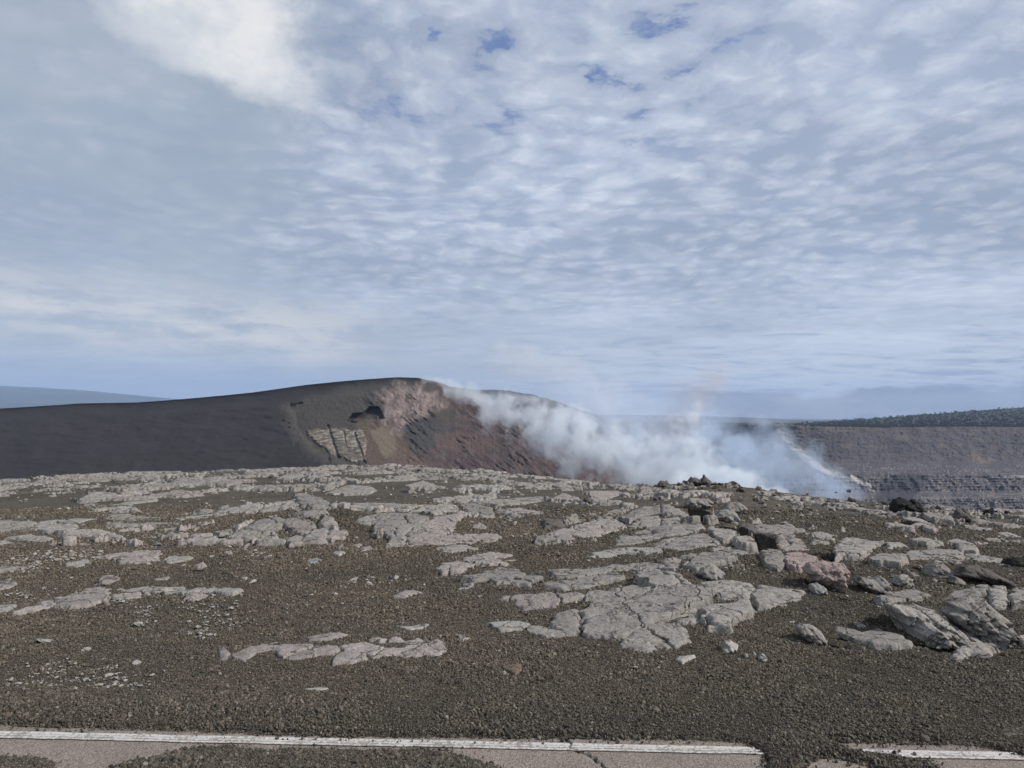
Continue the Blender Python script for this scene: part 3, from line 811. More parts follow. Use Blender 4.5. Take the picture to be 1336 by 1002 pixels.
def ground_z(x, y, pits=True):
    r = np.hypot(x, y)
    yy = np.maximum(y, 1e-3); u = np.clip(x / yy, -2.5, 3.0)
    yc, zc = crest(u)
    z = zt(x, y)
    sm = slab_mask(x, y) if pits else 0.0
    z_base = z
    # fine relief
    nearw = sstep(3.9, 5.5, y) * 0.75 + 0.25
    z = z + fbm(x * 0.9, y * 0.9, 4, 3) * 0.07 * sstep(4.6, 9, y) + fbm(x * 5, y * 5, 4, 11) * 0.030 * nearw + fbm(x * 30, y * 30, 2, 31) * 0.012 * nearw
    fw = sstep(11, 22, y)
    z = z + (ridged(x * 1.1, y * 1.1, 4, 77) - 0.6) * 0.06 * fw + fbm(x * 3.5, y * 3.5, 3, 91) * 0.07 * fw
    z = z_base + (z - z_base) * (1 - 0.97 * sm) - 0.003 * sm
    # pits and fissures
    for a, b_, rr, dd in (PITS if pits else []):
        q = capsule(x, y, a, b_, rr) + fbm(x * 4, y * 4, 3, 17) * 0.5
        z = z - dd * sstep(1.15, 0.6, q)
    # beyond the crest the plain drops away
    over = np.maximum(y - yc, 0)
    drop = -0.16 * over - 0.0045 * np.minimum(over, 40) ** 2
    right = sstep(-0.15, 0.10, u)
    floor_l = -48 + 44 * sstep(900, 1600, y)
    far_r = sstep(3500, 4400, y)
    floor_r = -205 + 185 * far_r
    steep = zc + drop
    zl = np.maximum(steep, floor_l)
    steep_r = zc - 0.2 * over - 0.01 * np.minimum(over, 60) ** 2 - 0.3 * np.maximum(over - 60, 0)
    zr = np.maximum(steep_r, floor_r)
    zf = zl * (1 - right) + zr * right
    zf = zf + fbm(x * 0.01, y * 0.01, 4, 5) * 6 * sstep(80, 400, y)
    z = np.where(y > yc, zf + (z - zt(x, y)) * (1 - sstep(0, 4, over)), z)
    # the road bed is flat and lies below the gravel
    return z
DENSE = np.arange(-44.0, 46.01, 0.08)
th = np.concatenate([np.arange(-180, -44.5, 4.0), DENSE, np.append(np.arange(48, 180, 4.0), 180.0)])
rr_ = [0.0]
r0 = 0.5
while r0 < 24000:
    rr_.append(r0)
    if r0 < 3.0: r0 *= 1.25
    elif r0 < 60: r0 *= 1.0052
    else: r0 *= 1.06
rr_.append(24000.)
rr_ = np.array(rr_)
TH, RR = np.meshgrid(np.radians(th), rr_)
GX = RR * np.sin(TH); GY = RR * np.cos(TH)
# the road: where the asphalt shows, the ground stays just under it
RL0 = np.array(on_ground([0, 990], [959.5, 980.5])).T          # two points on the white line
ldir = (RL0[1] - RL0[0]); ldir /= np.linalg.norm(ldir); lnor = np.array([-ldir[1], ldir[0]])
def road_uv(x, y):
    return (x - RL0[0][0]) * ldir[0] + (y - RL0[0][1]) * ldir[1], (x - RL0[0][0]) * lnor[0] + (y - RL0[0][1]) * lnor[1]
ROAD_EDGE = [(-300, 940), (0, 948), (150, 953), (250, 955), (400, 962), (560, 964), (740, 965), (900, 967), (950, 969), (975, 973), (990, 982), (996, 1002), (998, 1100)]
road_a = gp([(-300, 940), (0, 948), (150, 953), (250, 955.5), (400, 962), (560, 964), (740, 965), (900, 967), (950, 969), (975, 973), (990, 983), (997, 1002), (1000, 1200), (400, 1300), (-300, 1300)])
road_b = gp([(1086, 968), (1110, 970), (1160, 971), (1270, 974), (1300, 981), (1336, 990), (1400, 1002), (1500, 1050), (1250, 1060), (1240, 1008), (1215, 997), (1180, 990), (1140, 984), (1115, 980)])
road_c = gp([(1058, 996), (1072, 991), (1100, 993), (1130, 1000), (1150, 1015), (1100, 1030), (1050, 1015)])
pile_a = gp([(-100, 985), (0, 989), (30, 990), (62, 992), (72, 1000), (74, 1015), (60, 1040), (-150, 1040)])
pile_b = gp([(140, 1006), (165, 998), (205, 989), (240, 982), (270, 977), (305, 974), (330, 980), (400, 980), (480, 981), (560, 981), (590, 985), (625, 995), (655, 1004), (680, 1030), (640, 1100), (120, 1100)])
def bare(x, y):
    """signed distance into bare asphalt, metres"""
    j = fbm(x * 14, y * 14, 3, 5) * 0.04
    s = np.maximum(np.maximum(sd_poly(x, y, road_a), sd_poly(x, y, road_b)), sd_poly(x, y, road_c))
    s = np.minimum(s, np.minimum(-sd_poly(x, y, pile_a), -sd_poly(x, y, pile_b)))
    return s + j
def surface_z(x, y):
    """ground height with the drifts over the flat road bed; also the distance into bare asphalt"""
    z = ground_z(x, y)
    bs = np.full(x.shape, -1.0)
    m_ = (np.hypot(x, y) < 9) & (y < 6.6)
    bs[m_] = bare(x[m_], y[m_])
    k = sstep(0.015, -0.05, bs)
    road_w = sstep(5.2, 4.4, y)
    z2 = z + (0.022 + 0.016 * sstep(0, -.3, bs)) * road_w
    z = np.where(m_, -0.02 + (z2 + 0.02) * k, z)
    z = np.where(y < 2.0, np.minimum(z, -0.02), z)
    return z, bs
GZ, _bs = surface_z(GX, GY)
V = np.stack([GX.ravel(), GY.ravel(), GZ.ravel()], 1)
nr, nc = GX.shape
fc = grid_faces(nr, nc)
fc = fc[nc - 1:]                      # drop the degenerate ring at the centre
cen = np.stack([np.full(nc - 1, 0), nc + np.arange(nc - 1), nc + np.arange(1, nc), nc + np.arange(1, nc)], 1)
o = mesh_obj('ground', V, np.concatenate([fc])[:, ::-1], M['ground'])
tag(o, 'brown and black scoria gravel plain', None, None, 'structure')
# road
CX, CY = on_ground([738, 747, 768, 792], [962, 978, 984, 1004])
cu_, _ = road_uv(CX, CY); CU = np.arange(cu_.min() - .15, cu_.max() + .25, 0.006)
ru = np.unique(np.round(np.concatenate([np.arange(-14, 22, 0.03), CU]), 4)); rv = np.concatenate([np.linspace(-6.5, -0.4, 24), np.arange(-0.36, 0.30, 0.012)])
RU, RV = np.meshgrid(ru, rv)
X_ = RL0[0][0] + RU * ldir[0] + RV * lnor[0]; Y_ = RL0[0][1] + RU * ldir[1] + RV * lnor[1]
cd = np.full(X_.shape, 9.0)
for k in range(3):
    cd = np.minimum(cd, capsule(X_ + fbm(X_ * 25, Y_ * 25, 3, 9) * .03, Y_ + fbm(X_ * 25, Y_ * 25, 3, 19) * .03, (CX[k], CY[k]), (CX[k + 1], CY[k + 1]), 1.0))
dense = np.arange(float(CX.min()) - .3, float(CX.max()) + .3, .01)
Z_ = fbm(X_ * 1.5, Y_ * 1.5, 3, 4) * 0.006 - 0.015 * sstep(0.012, 0.004, cd)
o = mesh_obj('road', np.stack([X_.ravel(), Y_.ravel(), Z_.ravel()], 1), grid_faces(*X_.shape), M['asphalt'], attrs={'crack': sstep(0.012, 0.004, cd).ravel()})
tag(o, 'worn pinkish grey asphalt road half buried in gravel', None, None, 'structure')
lw = 0.088
ru2 = np.unique(np.round(np.concatenate([np.arange(-12, 20, 0.02), CU]), 4)); rv2 = np.linspace(-lw / 2, lw / 2, 9)
RU, RV = np.meshgrid(ru2, rv2)
jit = fbm(RU * 6, RU * 0 + 3, 3, 8) * 0.012 * np.sign(RV) * (np.abs(RV) > lw * .45)
X_ = RL0[0][0] + RU * ldir[0] + (RV + jit) * lnor[0]; Y_ = RL0[0][1] + RU * ldir[1] + (RV + jit) * lnor[1]
cd = np.full(X_.shape, 9.0)
for k in range(3):
    cd = np.minimum(cd, capsule(X_ + fbm(X_ * 25, Y_ * 25, 3, 9) * .03, Y_ + fbm(X_ * 25, Y_ * 25, 3, 19) * .03, (CX[k], CY[k]), (CX[k + 1], CY[k + 1]), 1.0))
Z_ = fbm(X_ * 1.5, Y_ * 1.5, 3, 4) * 0.006 + 0.005 + (0.003 * np.cos(RV / lw * 6.283 * 2.5)) - 0.004 * sstep(0.010, 0.003, cd)
o = mesh_obj('road_marking_line', np.stack([X_.ravel(), Y_.ravel(), Z_.ravel()], 1), grid_faces(*X_.shape), M['paint'], attrs={'across': ((RV / lw) + .5).ravel(), 'crack': sstep(0.010, 0.003, cd).ravel()})
tag(o, 'worn white painted edge line on the road', None, None, 'structure')
def slab_from_world(poly, T, dome, seed, res, name='lava_slab', mat=None, cracks=True):
    poly = np.asarray(poly)
    mn = poly.min(0) - 0.15; mx = poly.max(0) + 0.15
    dxr = res; dyr = res * 1.6
    nx = int(min(420, max(10, (mx[0] - mn[0]) / dxr))); ny = int(min(420, max(10, (mx[1] - mn[1]) / dyr)))
    X, Y = np.meshgrid(np.linspace(mn[0], mx[0], nx), np.linspace(mn[1], mx[1], ny))
    size = max(0.12, min(poly.max(0)[0] - poly.min(0)[0], poly.max(0)[1] - poly.min(0)[1]))
    wob = min(0.05, size * 0.12)
    Xp = X + fbm(X * 5.5, Y * 5.5, 3, seed, 0.45) * wob * 2.4; Yp = Y + fbm(X * 5.5 + 40, Y * 5.5, 3, seed + 9, 0.45) * wob * 2.4
    s = sd_poly(Xp, Yp, poly)
    w = max(res * 2.0, (2.6 if T < .03 else 0.6) * T)
    side = sstep(-w * 0.4, w * 0.6, s)
    tilt = (rng.random() - .5) * 0.10, (rng.random() - .5) * 0.08
    c = poly.mean(0)
    top = T + dome * sstep(-0.2 * size, 0.5 * size, s) * 0.7
    top = top + np.clip((X - c[0]) * tilt[0] + (Y - c[1]) * tilt[1], -0.6 * T, 0.08)
    nz = fbm(X * 2.2, Y * 2.2, 4, seed + 3) * 0.030 + fbm(X * 11, Y * 11, 4, seed + 5, 0.6) * 0.010 + fbm(X * 55, Y * 55, 2, seed + 7) * 0.006
    # ropy wrinkles in places
    ph = (X * 14 + Y * 20 + fbm(X * 3, Y * 3, 3, seed + 8) * 16)
    rope = np.abs(np.sin(ph)) * 0.010 * sstep(0.0, 0.18, fbm(X * 1.4, Y * 1.4, 2, seed + 21))
    top = top + nz * min(1.0, size / 0.35) * sstep(0, 0.06, s) + rope * sstep(0, .05, s)
    if cracks and size > 0.3:
        wx = X + fbm(X * 6, Y * 6, 3, seed + 30) * 0.10; wy = Y + fbm(X * 6, Y * 6, 3, seed + 31) * 0.10
        f1, f2, cx_, cy_ = voro2(wx * 1.9, wy * 1.9, seed)
        lvl = (_hash(np.floor(cx_ * 97), np.floor(cy_ * 89), 0, seed) - 0.5)
        top = top + lvl * 0.014
        cw = 0.020 * 1.9
        top = top - 0.07 * sstep(cw * 1.5, cw * 0.3, (f2 - f1)) * (_hash(np.floor(cx_ * 13), np.floor(cy_ * 17), 0, seed) > .35)
        f1, f2, _, _ = voro2(wx * 7.5, wy * 7.5, seed + 2)
        top = top - 0.008 * sstep(0.10, 0.02, f2 - f1) * sstep(-.05, .1, fbm(X * 2, Y * 2, 2, seed + 40))
    if T < 0.036: top = top - np.maximum(0, fbm(X * 1.3, Y * 1.6, 4, seed + 60, .55) - 0.14) * 0.3
    base = zt(X, Y)
    Z = base - 0.006 + (0.018 + np.maximum(top, -0.05)) * side - 0.13 * (s < -w * 0.4)
    keep = s > -w * 0.4
    for _ in range(2):
        k2 = keep.copy(); k2[1:] |= keep[:-1]; k2[:-1] |= keep[1:]; k2[:, 1:] |= keep[:, :-1]; k2[:, :-1] |= keep[:, 1:]; keep = k2
    fcs = grid_faces(ny, nx)
    k = keep.ravel()
    fcs = fcs[k[fcs].all(1)]
    if len(fcs) < 2: return None
    V = np.stack([X.ravel(), Y.ravel(), Z.ravel()], 1)
    V2, f2_ = sub_mesh(V, fcs)
    o_ = mesh_obj(name, V2, f2_, mat)
    return o_
def localise(o_):
    """put the object's origin at the foot of its own mesh"""
    me = o_.data; nv = len(me.vertices); a = np.empty(nv * 3, np.float32); me.vertices.foreach_get('co', a); a = a.reshape(-1, 3)
    c = (a.max(0) + a.min(0)) / 2; c[2] = a[:, 2].min()
    me.vertices.foreach_set('co', (a - c).ravel()); o_.location = c.tolist(); me.update()
for i, (f, pts) in enumerate(slabs):
    label, tone, T, dome = f[0], f[1], float(f[2]), float(f[3])
    W = gp(pts)
    # the top face stands T above the terrain: shift outline toward the eye to where the lifted outline is seen
    dmean = W[:, 1].mean()
    Wl = np.array(W)
    a = np.array(pts); X, Y = on_ground(a[:, 0], a[:, 1], lift=T * 0.3)
    W = np.stack([X, Y], 1)
    res = max(0.006, dmean * 0.00105)
    o_ = slab_from_world(W, (T * 0.10 if T < .065 else T * .2 if T < .095 else T * .40), dome * 0.28, 100 + i * 7, res, mat=M[tone])
    if o_ is None: continue
    localise(o_)
    tag(o_, label, 'lava slab')

# ------------------------------------------------------------------ rocks from silhouettes, with real depth
def rock_solid(pts, tone, label, seed, name='lava_rock', depth_k=0.75, wall=False):
    pts = np.array(pts, float)
    foot = pts[pts[:, 1].argmax()]
    X0, Y0 = on_ground([pts[:, 0].mean()], [foot[1]])
    d = float(Y0[0])
    u, v = ray(pts[:, 0], pts[:, 1] + 0)
    wpx = (pts[:, 0].max() - pts[:, 0].min()); hpx = pts[:, 1].max() - pts[:, 1].min()
    dep = min(wpx, hpx * 2.2) / F * d * depth_k          # half depth at the middle
    yc = d + dep * 0.55
    # silhouette in the vertical plane y = yc
    P2 = np.stack([u * yc, EYE + v * yc], 1)
    P2[:, 1] -= 0.0
    mn = P2.min(0); mx = P2.max(0)
    res = max(0.005, 0.0011 * d)
    pad = res * 3
    nx = int(min(170, max(12, (mx[0] - mn[0] + 2 * pad) / res))); nz_ = int(min(150, max(12, (mx[1] - mn[1] + 2 * pad) / res)))
    A, B = np.meshgrid(np.linspace(mn[0] - pad, mx[0] + pad, nx), np.linspace(mn[1] - pad, mx[1] + pad, nz_))
    sz = min(mx - mn)
    wob = sz * 0.10
    s = sd_poly(A + fbm(A / sz * 3, B / sz * 3, 4, seed, .6) * wob, B + fbm(A / sz * 3 + 9, B / sz * 3, 4, seed + 1, .6) * wob, P2)
    t = np.clip(s / (0.5 * sz), 0, 1)
    prof = np.sqrt(np.clip(2 * t - t * t, 0, 1))
    # chunky facets
    f1, f2, cx_, cy_ = voro2(A / sz * 2.2 + fbm(A / sz * 3, B / sz * 3, 3, seed + 5) * .8, B / sz * 3.4 + fbm(A / sz * 3, B / sz * 3, 3, seed + 6) * .6, seed)
    lev = _hash(np.floor(cx_ * 37), np.floor(cy_ * 41), 0, seed) - .5
    nzv = fbm(A / sz * 4, B / sz * 4, 5, seed + 2, .62) * 1.0 + lev * 0.45 + fbm(A / sz * 1.2, B / sz * 7, 3, seed + 12) * 0.35
    # upper parts recede like a sloping top so the sun can light them
    hfrac = (B - mn[1]) / (mx[1] - mn[1])
    front = -dep * prof * (1.0 + nzv) * (1.15 - 0.75 * hfrac) + dep * 0.55 * (hfrac - .3)
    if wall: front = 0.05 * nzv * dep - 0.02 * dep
    back = dep * prof * (1.0 + fbm(A / sz * 3 + 70, B / sz * 3, 4, seed + 3) * .8)
    keep = (s > 0)
    k = keep.ravel(); fcs = grid_faces(nz_, nx); fcs = fcs[k[fcs].all(1)]
    if len(fcs) < 4: return None
    Vf = np.stack([A.ravel(), (yc + front).ravel(), B.ravel()], 1)
    Vb = np.stack([A.ravel(), (yc + np.maximum(back, front + 0.002)).ravel(), B.ravel()], 1)
    off = len(Vf)
    # stitch rim
    e = np.concatenate([fcs[:, [0, 1]], fcs[:, [1, 2]], fcs[:, [2, 3]], fcs[:, [3, 0]]])
    key = np.sort(e, 1); uk, inv, cnt = np.unique(key, axis=0, return_inverse=True, return_counts=True)
    rim = e[cnt[inv.ravel()] == 1]
    rimf = np.stack([rim[:, 1], rim[:, 0], rim[:, 0] + off, rim[:, 1] + off], 1)
    F_ = np.concatenate([fcs, fcs[:, ::-1] + off, rimf])
    V2, F2 = sub_mesh(np.concatenate([Vf, Vb]), F_)
    o_ = mesh_obj(name, V2, F2, M[tone])
    localise(o_)
    tag(o_, label, 'rock')
    return o_
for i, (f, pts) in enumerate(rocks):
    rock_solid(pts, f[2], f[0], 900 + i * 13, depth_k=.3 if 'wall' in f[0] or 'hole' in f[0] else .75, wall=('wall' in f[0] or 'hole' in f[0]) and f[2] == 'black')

# ------------------------------------------------------------------ small loose stones and rubble
def blob(seed, sub=3, squash=(1, 1, 1), rough=0.35):
    import bmesh
    bm = bmesh.new(); bmesh.ops.create_icosphere(bm, subdivisions=sub, radius=1.0)
    co = np.array([v.co[:] for v in bm.verts]); fa = np.array([[v.index for v in f.verts] for f in bm.faces]); bm.free()
    r2 = np.random.default_rng(seed)
    # cut by random planes for facets
    for _ in range(11):
        nrm = r2.normal(size=3); nrm /= np.linalg.norm(nrm); d_ = r2.uniform(.55, .85)
        ex = co @ nrm - d_; co = co - np.outer(np.maximum(ex, 0), nrm) * 0.9
    q = co * 2.3 + 50
    nn = (vn3(q[:, 0], q[:, 1], q[:, 2], seed) - .5) + 0.5 * (vn3(q[:, 0] * 2.3, q[:, 1] * 2.3, q[:, 2] * 2.3, seed + 1) - .5)
    co = co * (1 + rough * nn[:, None]) * np.array(squash)
    return co, fa
def rock_mesh(name, seed, sub, squash, mat, rough=.35, smooth=True):
    co, fa = blob(seed, sub, squash, rough)
    o_ = mesh_obj(name, co, fa, mat, smooth=smooth); me = o_.data; bpy.data.objects.remove(o_)
    return me
ROCKME = {t: [rock_mesh('rock_shape', 40 + k, 3, (1, .8, .62), M[t], .55, False) for k in range(5)] for t in ('dark', 'rough', 'grey', 'pink', 'pale', 'black')}
def place_rock(px, py, w_px, tone, label, group, flat=1.0, name='lava_rock', up=0.12):
    X, Y = on_ground([px], [py]); d = float(Y[0]); s = w_px / F * d / 2
    o_ = bpy.data.objects.new(name, random.choice(ROCKME[tone])); col.objects.link(o_)
    o_.scale = (s * random.uniform(.85, 1.15), s * random.uniform(.7, 1.1), s * flat * random.uniform(.7, 1.2))
    o_.rotation_euler = (random.uniform(-.35, .35), random.uniform(-.35, .35), random.uniform(0, 6.28))
    o_.location = (float(X[0]), d, float(zt(X, Y)[0]) + s * up * flat)
    tag(o_, label, 'rock', group)
    return o_
# individually visible stones: x, y, width px, tone
ST = [(62,838,22,'pale'),(113,848,17,'pale'),(135,861,10,'brown'),(178,866,14,'pale'),(57,768,9,'pink'),(93,754,6,'pale'),(144,740,5,'pale'),
 (240,738,7,'pale'),(370,727,6,'pale'),(350,710,7,'pale'),(338,722,11,'blue'),(333,719,9,'pale'),(345,741,5,'pale'),(323,731,11,'pale'),(274,727,9,'pale'),
 (477,724,8,'pale'),(438,733,6,'pale'),(415,735,4,'pale'),(484,764,7,'pale'),(461,757,13,'pale'),(486,754,9,'pale'),(481,762,12,'pale'),(466,773,4,'pale'),(493,767,5,'pale'),
 (442,780,5,'pale'),(530,757,6,'pale'),(478,698,6,'pink'),(465,702,6,'pale'),(465,714,7,'pink'),(649,779,3,'pale'),(645,766,7,'pale'),(700,714,6,'pale'),(698,717,4,'pale'),
 (720,705,9,'pale'),(768,732,6,'grey'),(762,708,9,'pale'),(688,723,3,'pale'),(683,731,4,'pale'),(860,866,4,'pale'),(640,838,3,'pale'),(606,829,4,'pale'),
 (935,823,9,'grey'),(962,811,10,'grey'),(1105,778,6,'pale'),(1099,774,9,'pale'),(1034,813,8,'pale'),(1147,793,8,'rough'),(1246,773,6,'pale'),
 (1268,703,6,'grey'),(1279,700,5,'pale'),(1284,699,8,'pale'),(1303,701,7,'pale'),(1330,709,5,'pale'),(1222,694,9,'grey'),(1150,727,7,'grey'),
 (1181,905,4,'pale'),(1186,944,6,'pale'),(1251,864,8,'pale'),(1118,945,5,'pale'),(1085,947,18,'grey'),(629,907,8,'pale'),(640,907,5,'pale'),
 (656,919,6,'pale'),(684,877,5,'pale'),(697,879,4,'pale'),(719,930,9,'pale'),(446,909,5,'pale'),(459,938,6,'pale'),(384,912,5,'pale'),
 (508,900,5,'pale'),(790,868,4,'pale'),(836,927,4,'pale'),(1266,900,14,'dark'),(1300,898,10,'dark'),(1226,846,10,'grey'),(397,781,11,'black'),(402,784,8,'black'),
 (1218,886,9,'dark'),(1240,930,10,'dark'),(850,852,5,'grey'),(30,711,6,'grey'),(960,742,12,'pale'),(951,737,9,'pale'),(968,738,7,'grey')]
M_alias = {'brown': 'grey', 'blue': 'grey'}
words_t = {'pale': 'pale', 'pink': 'pinkish grey', 'grey': 'grey', 'rough': 'rough grey', 'dark': 'dark', 'black': 'black'}
def landmark(px, py):
    if py > 885: return 'on the gravel strip next to the road' if px < 1000 else 'on the coarse black gravel near the road gap'
    if py > 800: return 'on gravel around the flat slab group near the road' if px < 640 else 'on gravel in front of the great cracked slab' if px < 1010 else 'around the big layered rock'
    if px < 230: return 'near the tan slab chain'
    if px < 560: return 'on gravel below the rock mound'
    if px < 780: return 'around the ragged slabs in the middle of the plain'
    if px < 1010: return 'among the slabs before the black fissure'
    return 'among broken slabs past the pink boulder'
from collections import defaultdict
cnt_ = defaultdict(int)
for (px, py, w, t) in ST:
    if t in M_alias: t = M_alias[t]
    lab = 'small %s stone lying loose %s' % (words_t[t], landmark(px, py))
    place_rock(px, py, w, t, lab, 'small %s stones %s' % (words_t[t], landmark(px, py)), .75, 'loose_stone')
# broken crest rocks on the skyline and slope
def crest_py(px): return float(np.interp(px, CR_PX, CR_PY))
for k in range(170):
    px = random.uniform(838, 1330); j = random.random() ** 1.5
    py = crest_py(px) + 1.5 + j * 26
    w = random.uniform(6, 18) * (1.0 - .5 * j)
    reg = 'under the smoke column' if px < 1010 else 'where the smoke meets the plain' if px < 1140 else 'in front of the layered crater wall'
    t = random.choice(['dark', 'rough', 'dark', 'rough', 'grey']) if px < 1130 else random.choice(['dark', 'black', 'rough', 'dark'])
    place_rock(px, py, w, t, '%s broken block in the rubbly crest %s' % (words_t[t], reg), '%s crest blocks %s' % (words_t[t], reg), random.uniform(.7, 1.3), 'crest_block', .3)
for k in range(80):
    px = random.uniform(0, 838)
    py = crest_py(px) + 1.5 + random.random() ** 2 * 16
    reg = 'below the dark cinder slope' if px < 400 else 'below the collapse scar' if px < 600 else 'below the reddish talus'
    t = random.choice(['rough', 'grey', 'dark', 'pale'])
    place_rock(px, py, random.uniform(4, 10), t, '%s small block on the low crest %s' % (words_t[t], reg), '%s blocks on the crest %s' % (words_t[t], reg), 1.0, 'crest_block', .3)
# rubble among slabs past the pink boulder and on the mound
for (x0, y0, x1, y1, nn, wmin, wmax) in [(1150, 735, 1336, 770, 36, 5, 16), (300, 690, 345, 728, 16, 4, 9), (940, 640, 1120, 690, 34, 4, 10), (1160, 692, 1336, 706, 10, 4, 9), (880, 655, 960, 695, 18, 5, 14), (640, 665, 780, 690, 22, 4, 9), (340, 655, 400, 690, 16, 5, 12)]:
    reg = {1150: 'between the two-peaked rock and the dark outcrop', 300: 'spilled below the tilted mound slab', 940: 'strewn on the brown slope under the smoke', 1160: 'near the roof slab and cavity', 880: 'choking the upper end of the fissure', 640: 'behind the gravel pocket and tongue', 340: 'on the rock mound'}[x0]
    for k in range(nn):
        t = random.choice(['rough', 'grey', 'rough', 'dark', 'pink'])
        px = random.uniform(x0, x1); py = random.uniform(y0, y1)
        place_rock(px, py, random.uniform(wmin, wmax), t, '%s chunk %s' % (words_t[t], reg), '%s chunks %s' % (words_t[t], reg), .8, 'lava_chunk', .2)
# dark clinker scrap beside the layered rock
for (px, py, w, q) in [(1086, 843, 26, 'long'), (1104, 836, 30, 'upper'), (1108, 848, 28, 'lower')]:
    o_ = place_rock(px, py, w, 'black', '%s piece of the black twisted clinker heap by the layered rock' % q, None, .35)
    o_.scale.y *= .5
# ------------------------------------------------------------------ broken slab field between the traced slabs and the crest
wx = XX + fbm(XX * 1.5, YY * 1.5, 4, 600) * 0.9; wy = YY + fbm(XX * 1.5, YY * 1.5, 4, 620) * 0.9
SC = 0.62
f1, f2, cx_, cy_ = voro2(wx * SC * 0.85, wy * SC * 0.62, 321)
cid = (np.floor(cx_ * 1000).astype(np.int64) * 1000003 + np.floor(cy_ * 1000).astype(np.int64))
def ch(seed): return _hash(np.floor(cx_ * 911), np.floor(cy_ * 877), 0, seed)
edge = (f2 - f1) / SC
prof = sstep(0.03, 0.17, edge) * sstep(0.0, 0.07, S)
prof = prof * (ch(7) > 0.16)
keep = prof > 0
for _ in range(2):
    k2 = keep.copy(); k2[1:] |= keep[:-1]; k2[:-1] |= keep[1:]; k2[:, 1:] |= keep[:, :-1]; k2[:, :-1] |= keep[:, 1:]; keep = k2
hh = 0.004 + 0.03 * ch(1) ** 2 + 0.07 * (ch(2) > .9) * ch(3)
tx = (ch(4) - .5) * 0.10; ty = (ch(5) - .5) * 0.10
lx = (wx * SC * 0.85 - cx_) / SC; ly = (wy * SC * 0.62 - cy_) / SC
top = hh + np.clip(lx * tx + ly * ty, -0.02, 0.05) + fbm(XX * 1.6, YY * 1.6, 4, 700, .55) * 0.10 + sstep(0, .2, S) * 0.05
top = top + 0.012 * np.abs(np.sin(XX * 9 + YY * 6 + fbm(XX, YY, 3, 44) * 14))
Z = BZ - 0.010 + (0.012 + np.maximum(top, 0.0)) * prof - 0.10 * (prof <= 0.0)
V = np.stack([XX.ravel(), YY.ravel(), Z.ravel()], 1)
fcs = grid_faces(*XX.shape)
k = keep.ravel(); fcs = fcs[k[fcs].all(1)]
c4 = cid.ravel()[fcs]; p4_ = prof.ravel()[fcs]; use = (p4_ > 0).any(1)
fcs = fcs[use]; fcid = c4[use][np.arange(use.sum()), p4_[use].argmax(1)]
ids, inv, cnt = np.unique(fcid, return_inverse=True, return_counts=True)
order = np.argsort(-cnt)
NIND = 150
def region(px, py):
    if px < 240: return 'below the black cinder slope'
    if px < 400: return 'below the striped cliff'
    if px < 520: return 'below the pink collapse scar'
    if px < 640: return 'below the reddish talus'
    if px < 780: return 'below the thin end of the smoke'
    if px < 900: return 'below the thick white smoke'
    if px < 1020: return 'below the smoke column over the vent'
    if px < 1160: return 'below the blue smoke at the vent'
    return 'below the layered crater wall'
ORD = ['widest', 'second widest', 'third widest', 'fourth widest', 'fifth widest', 'sixth widest', 'seventh widest', 'eighth widest', 'ninth widest', 'tenth widest']
info = []
sortf = np.argsort(inv, kind='stable'); starts = np.concatenate([[0], np.cumsum(cnt)])
rest = []
tones = ['grey', 'pink', 'grey', 'rough', 'grey', 'pink', 'rough']
for rank, q in enumerate(order):
    fi = fcs[sortf[starts[q]:starts[q + 1]]]
    if rank < NIND and cnt[q] > 60:
        V2, F2 = sub_mesh(V, fi)
        px_, py_ = project(V2[:, 0], V2[:, 1], V2[:, 2])
        info.append((px_.max() - px_.min(), px_.mean(), py_.mean(), V2, F2))
    elif cnt[q] > 3: rest.append(fi)
zone = defaultdict(list)
for it in info: zone[(region(it[1], it[2]), 'far' if it[2] < 650 else 'near')].append(it)
for (rg, nf), its in zone.items():
    its.sort(key=lambda t: -t[0])
    for k, (w, a_, b_, V2, F2) in enumerate(its):
        o_ = mesh_obj('lava_slab', V2, F2, M[tones[(k * 5 + len(rg)) % 7]]); localise(o_)
        band = 'far slabs' if nf == 'far' else 'nearer slabs'
        if k < 10: tag(o_, '%s plate of the %s %s' % (ORD[k], band, rg), 'lava slab')
        else: tag(o_, 'small weathered plate in the %s %s' % (band, rg), 'lava slab', 'small plates in the %s %s' % (band, rg))
if rest:
    V2, F2 = sub_mesh(V, np.concatenate(rest))
    o_ = mesh_obj('slab_rubble', V2, F2, M['grey'])
    tag(o_, 'scattered slivers of weathered lava between the larger slabs', 'rubble', None, 'stuff')

# ------------------------------------------------------------------ pale stone chips in patches
CL = [(120, 885, 62, 9, 110), (60, 905, 50, 10, 60), (160, 897, 24, 6, 50), (255, 920, 28, 7, 55), (30, 893, 40, 5, 40), (70, 868, 30, 6, 22), (190, 803, 10, 7, 45), (182, 815, 8, 4, 22),
      (275, 796, 30, 9, 110), (262, 828, 16, 6, 70), (285, 812, 34, 5, 60), (75, 727, 28, 6, 130), (40, 735, 24, 7, 70), (112, 724, 20, 4, 60), (155, 785, 16, 4, 45), (40, 780, 26, 6, 40),
      (25, 745, 30, 5, 40), (200, 705, 40, 8, 60), (300, 700, 40, 10, 50), (450, 770, 90, 40, 50), (700, 850, 340, 70, 70), (1180, 880, 130, 50, 40), (740, 925, 14, 6, 12), (1090, 765, 10, 6, 25),
      (1190, 760, 60, 10, 60), (950, 742, 26, 5, 30), (330, 722, 30, 10, 40), (830, 745, 60, 12, 40), (800, 680, 80, 20, 60), (200, 650, 150, 20, 150), (500, 650, 120, 20, 90), (660, 690, 60, 14, 50), (1040, 670, 60, 14, 90), (1250, 690, 60, 10, 50)]
cv, cf, off = [], [], 0
base_shapes = [blob(70 + k, 1, (1, .8, .45), .3) for k in range(5)]
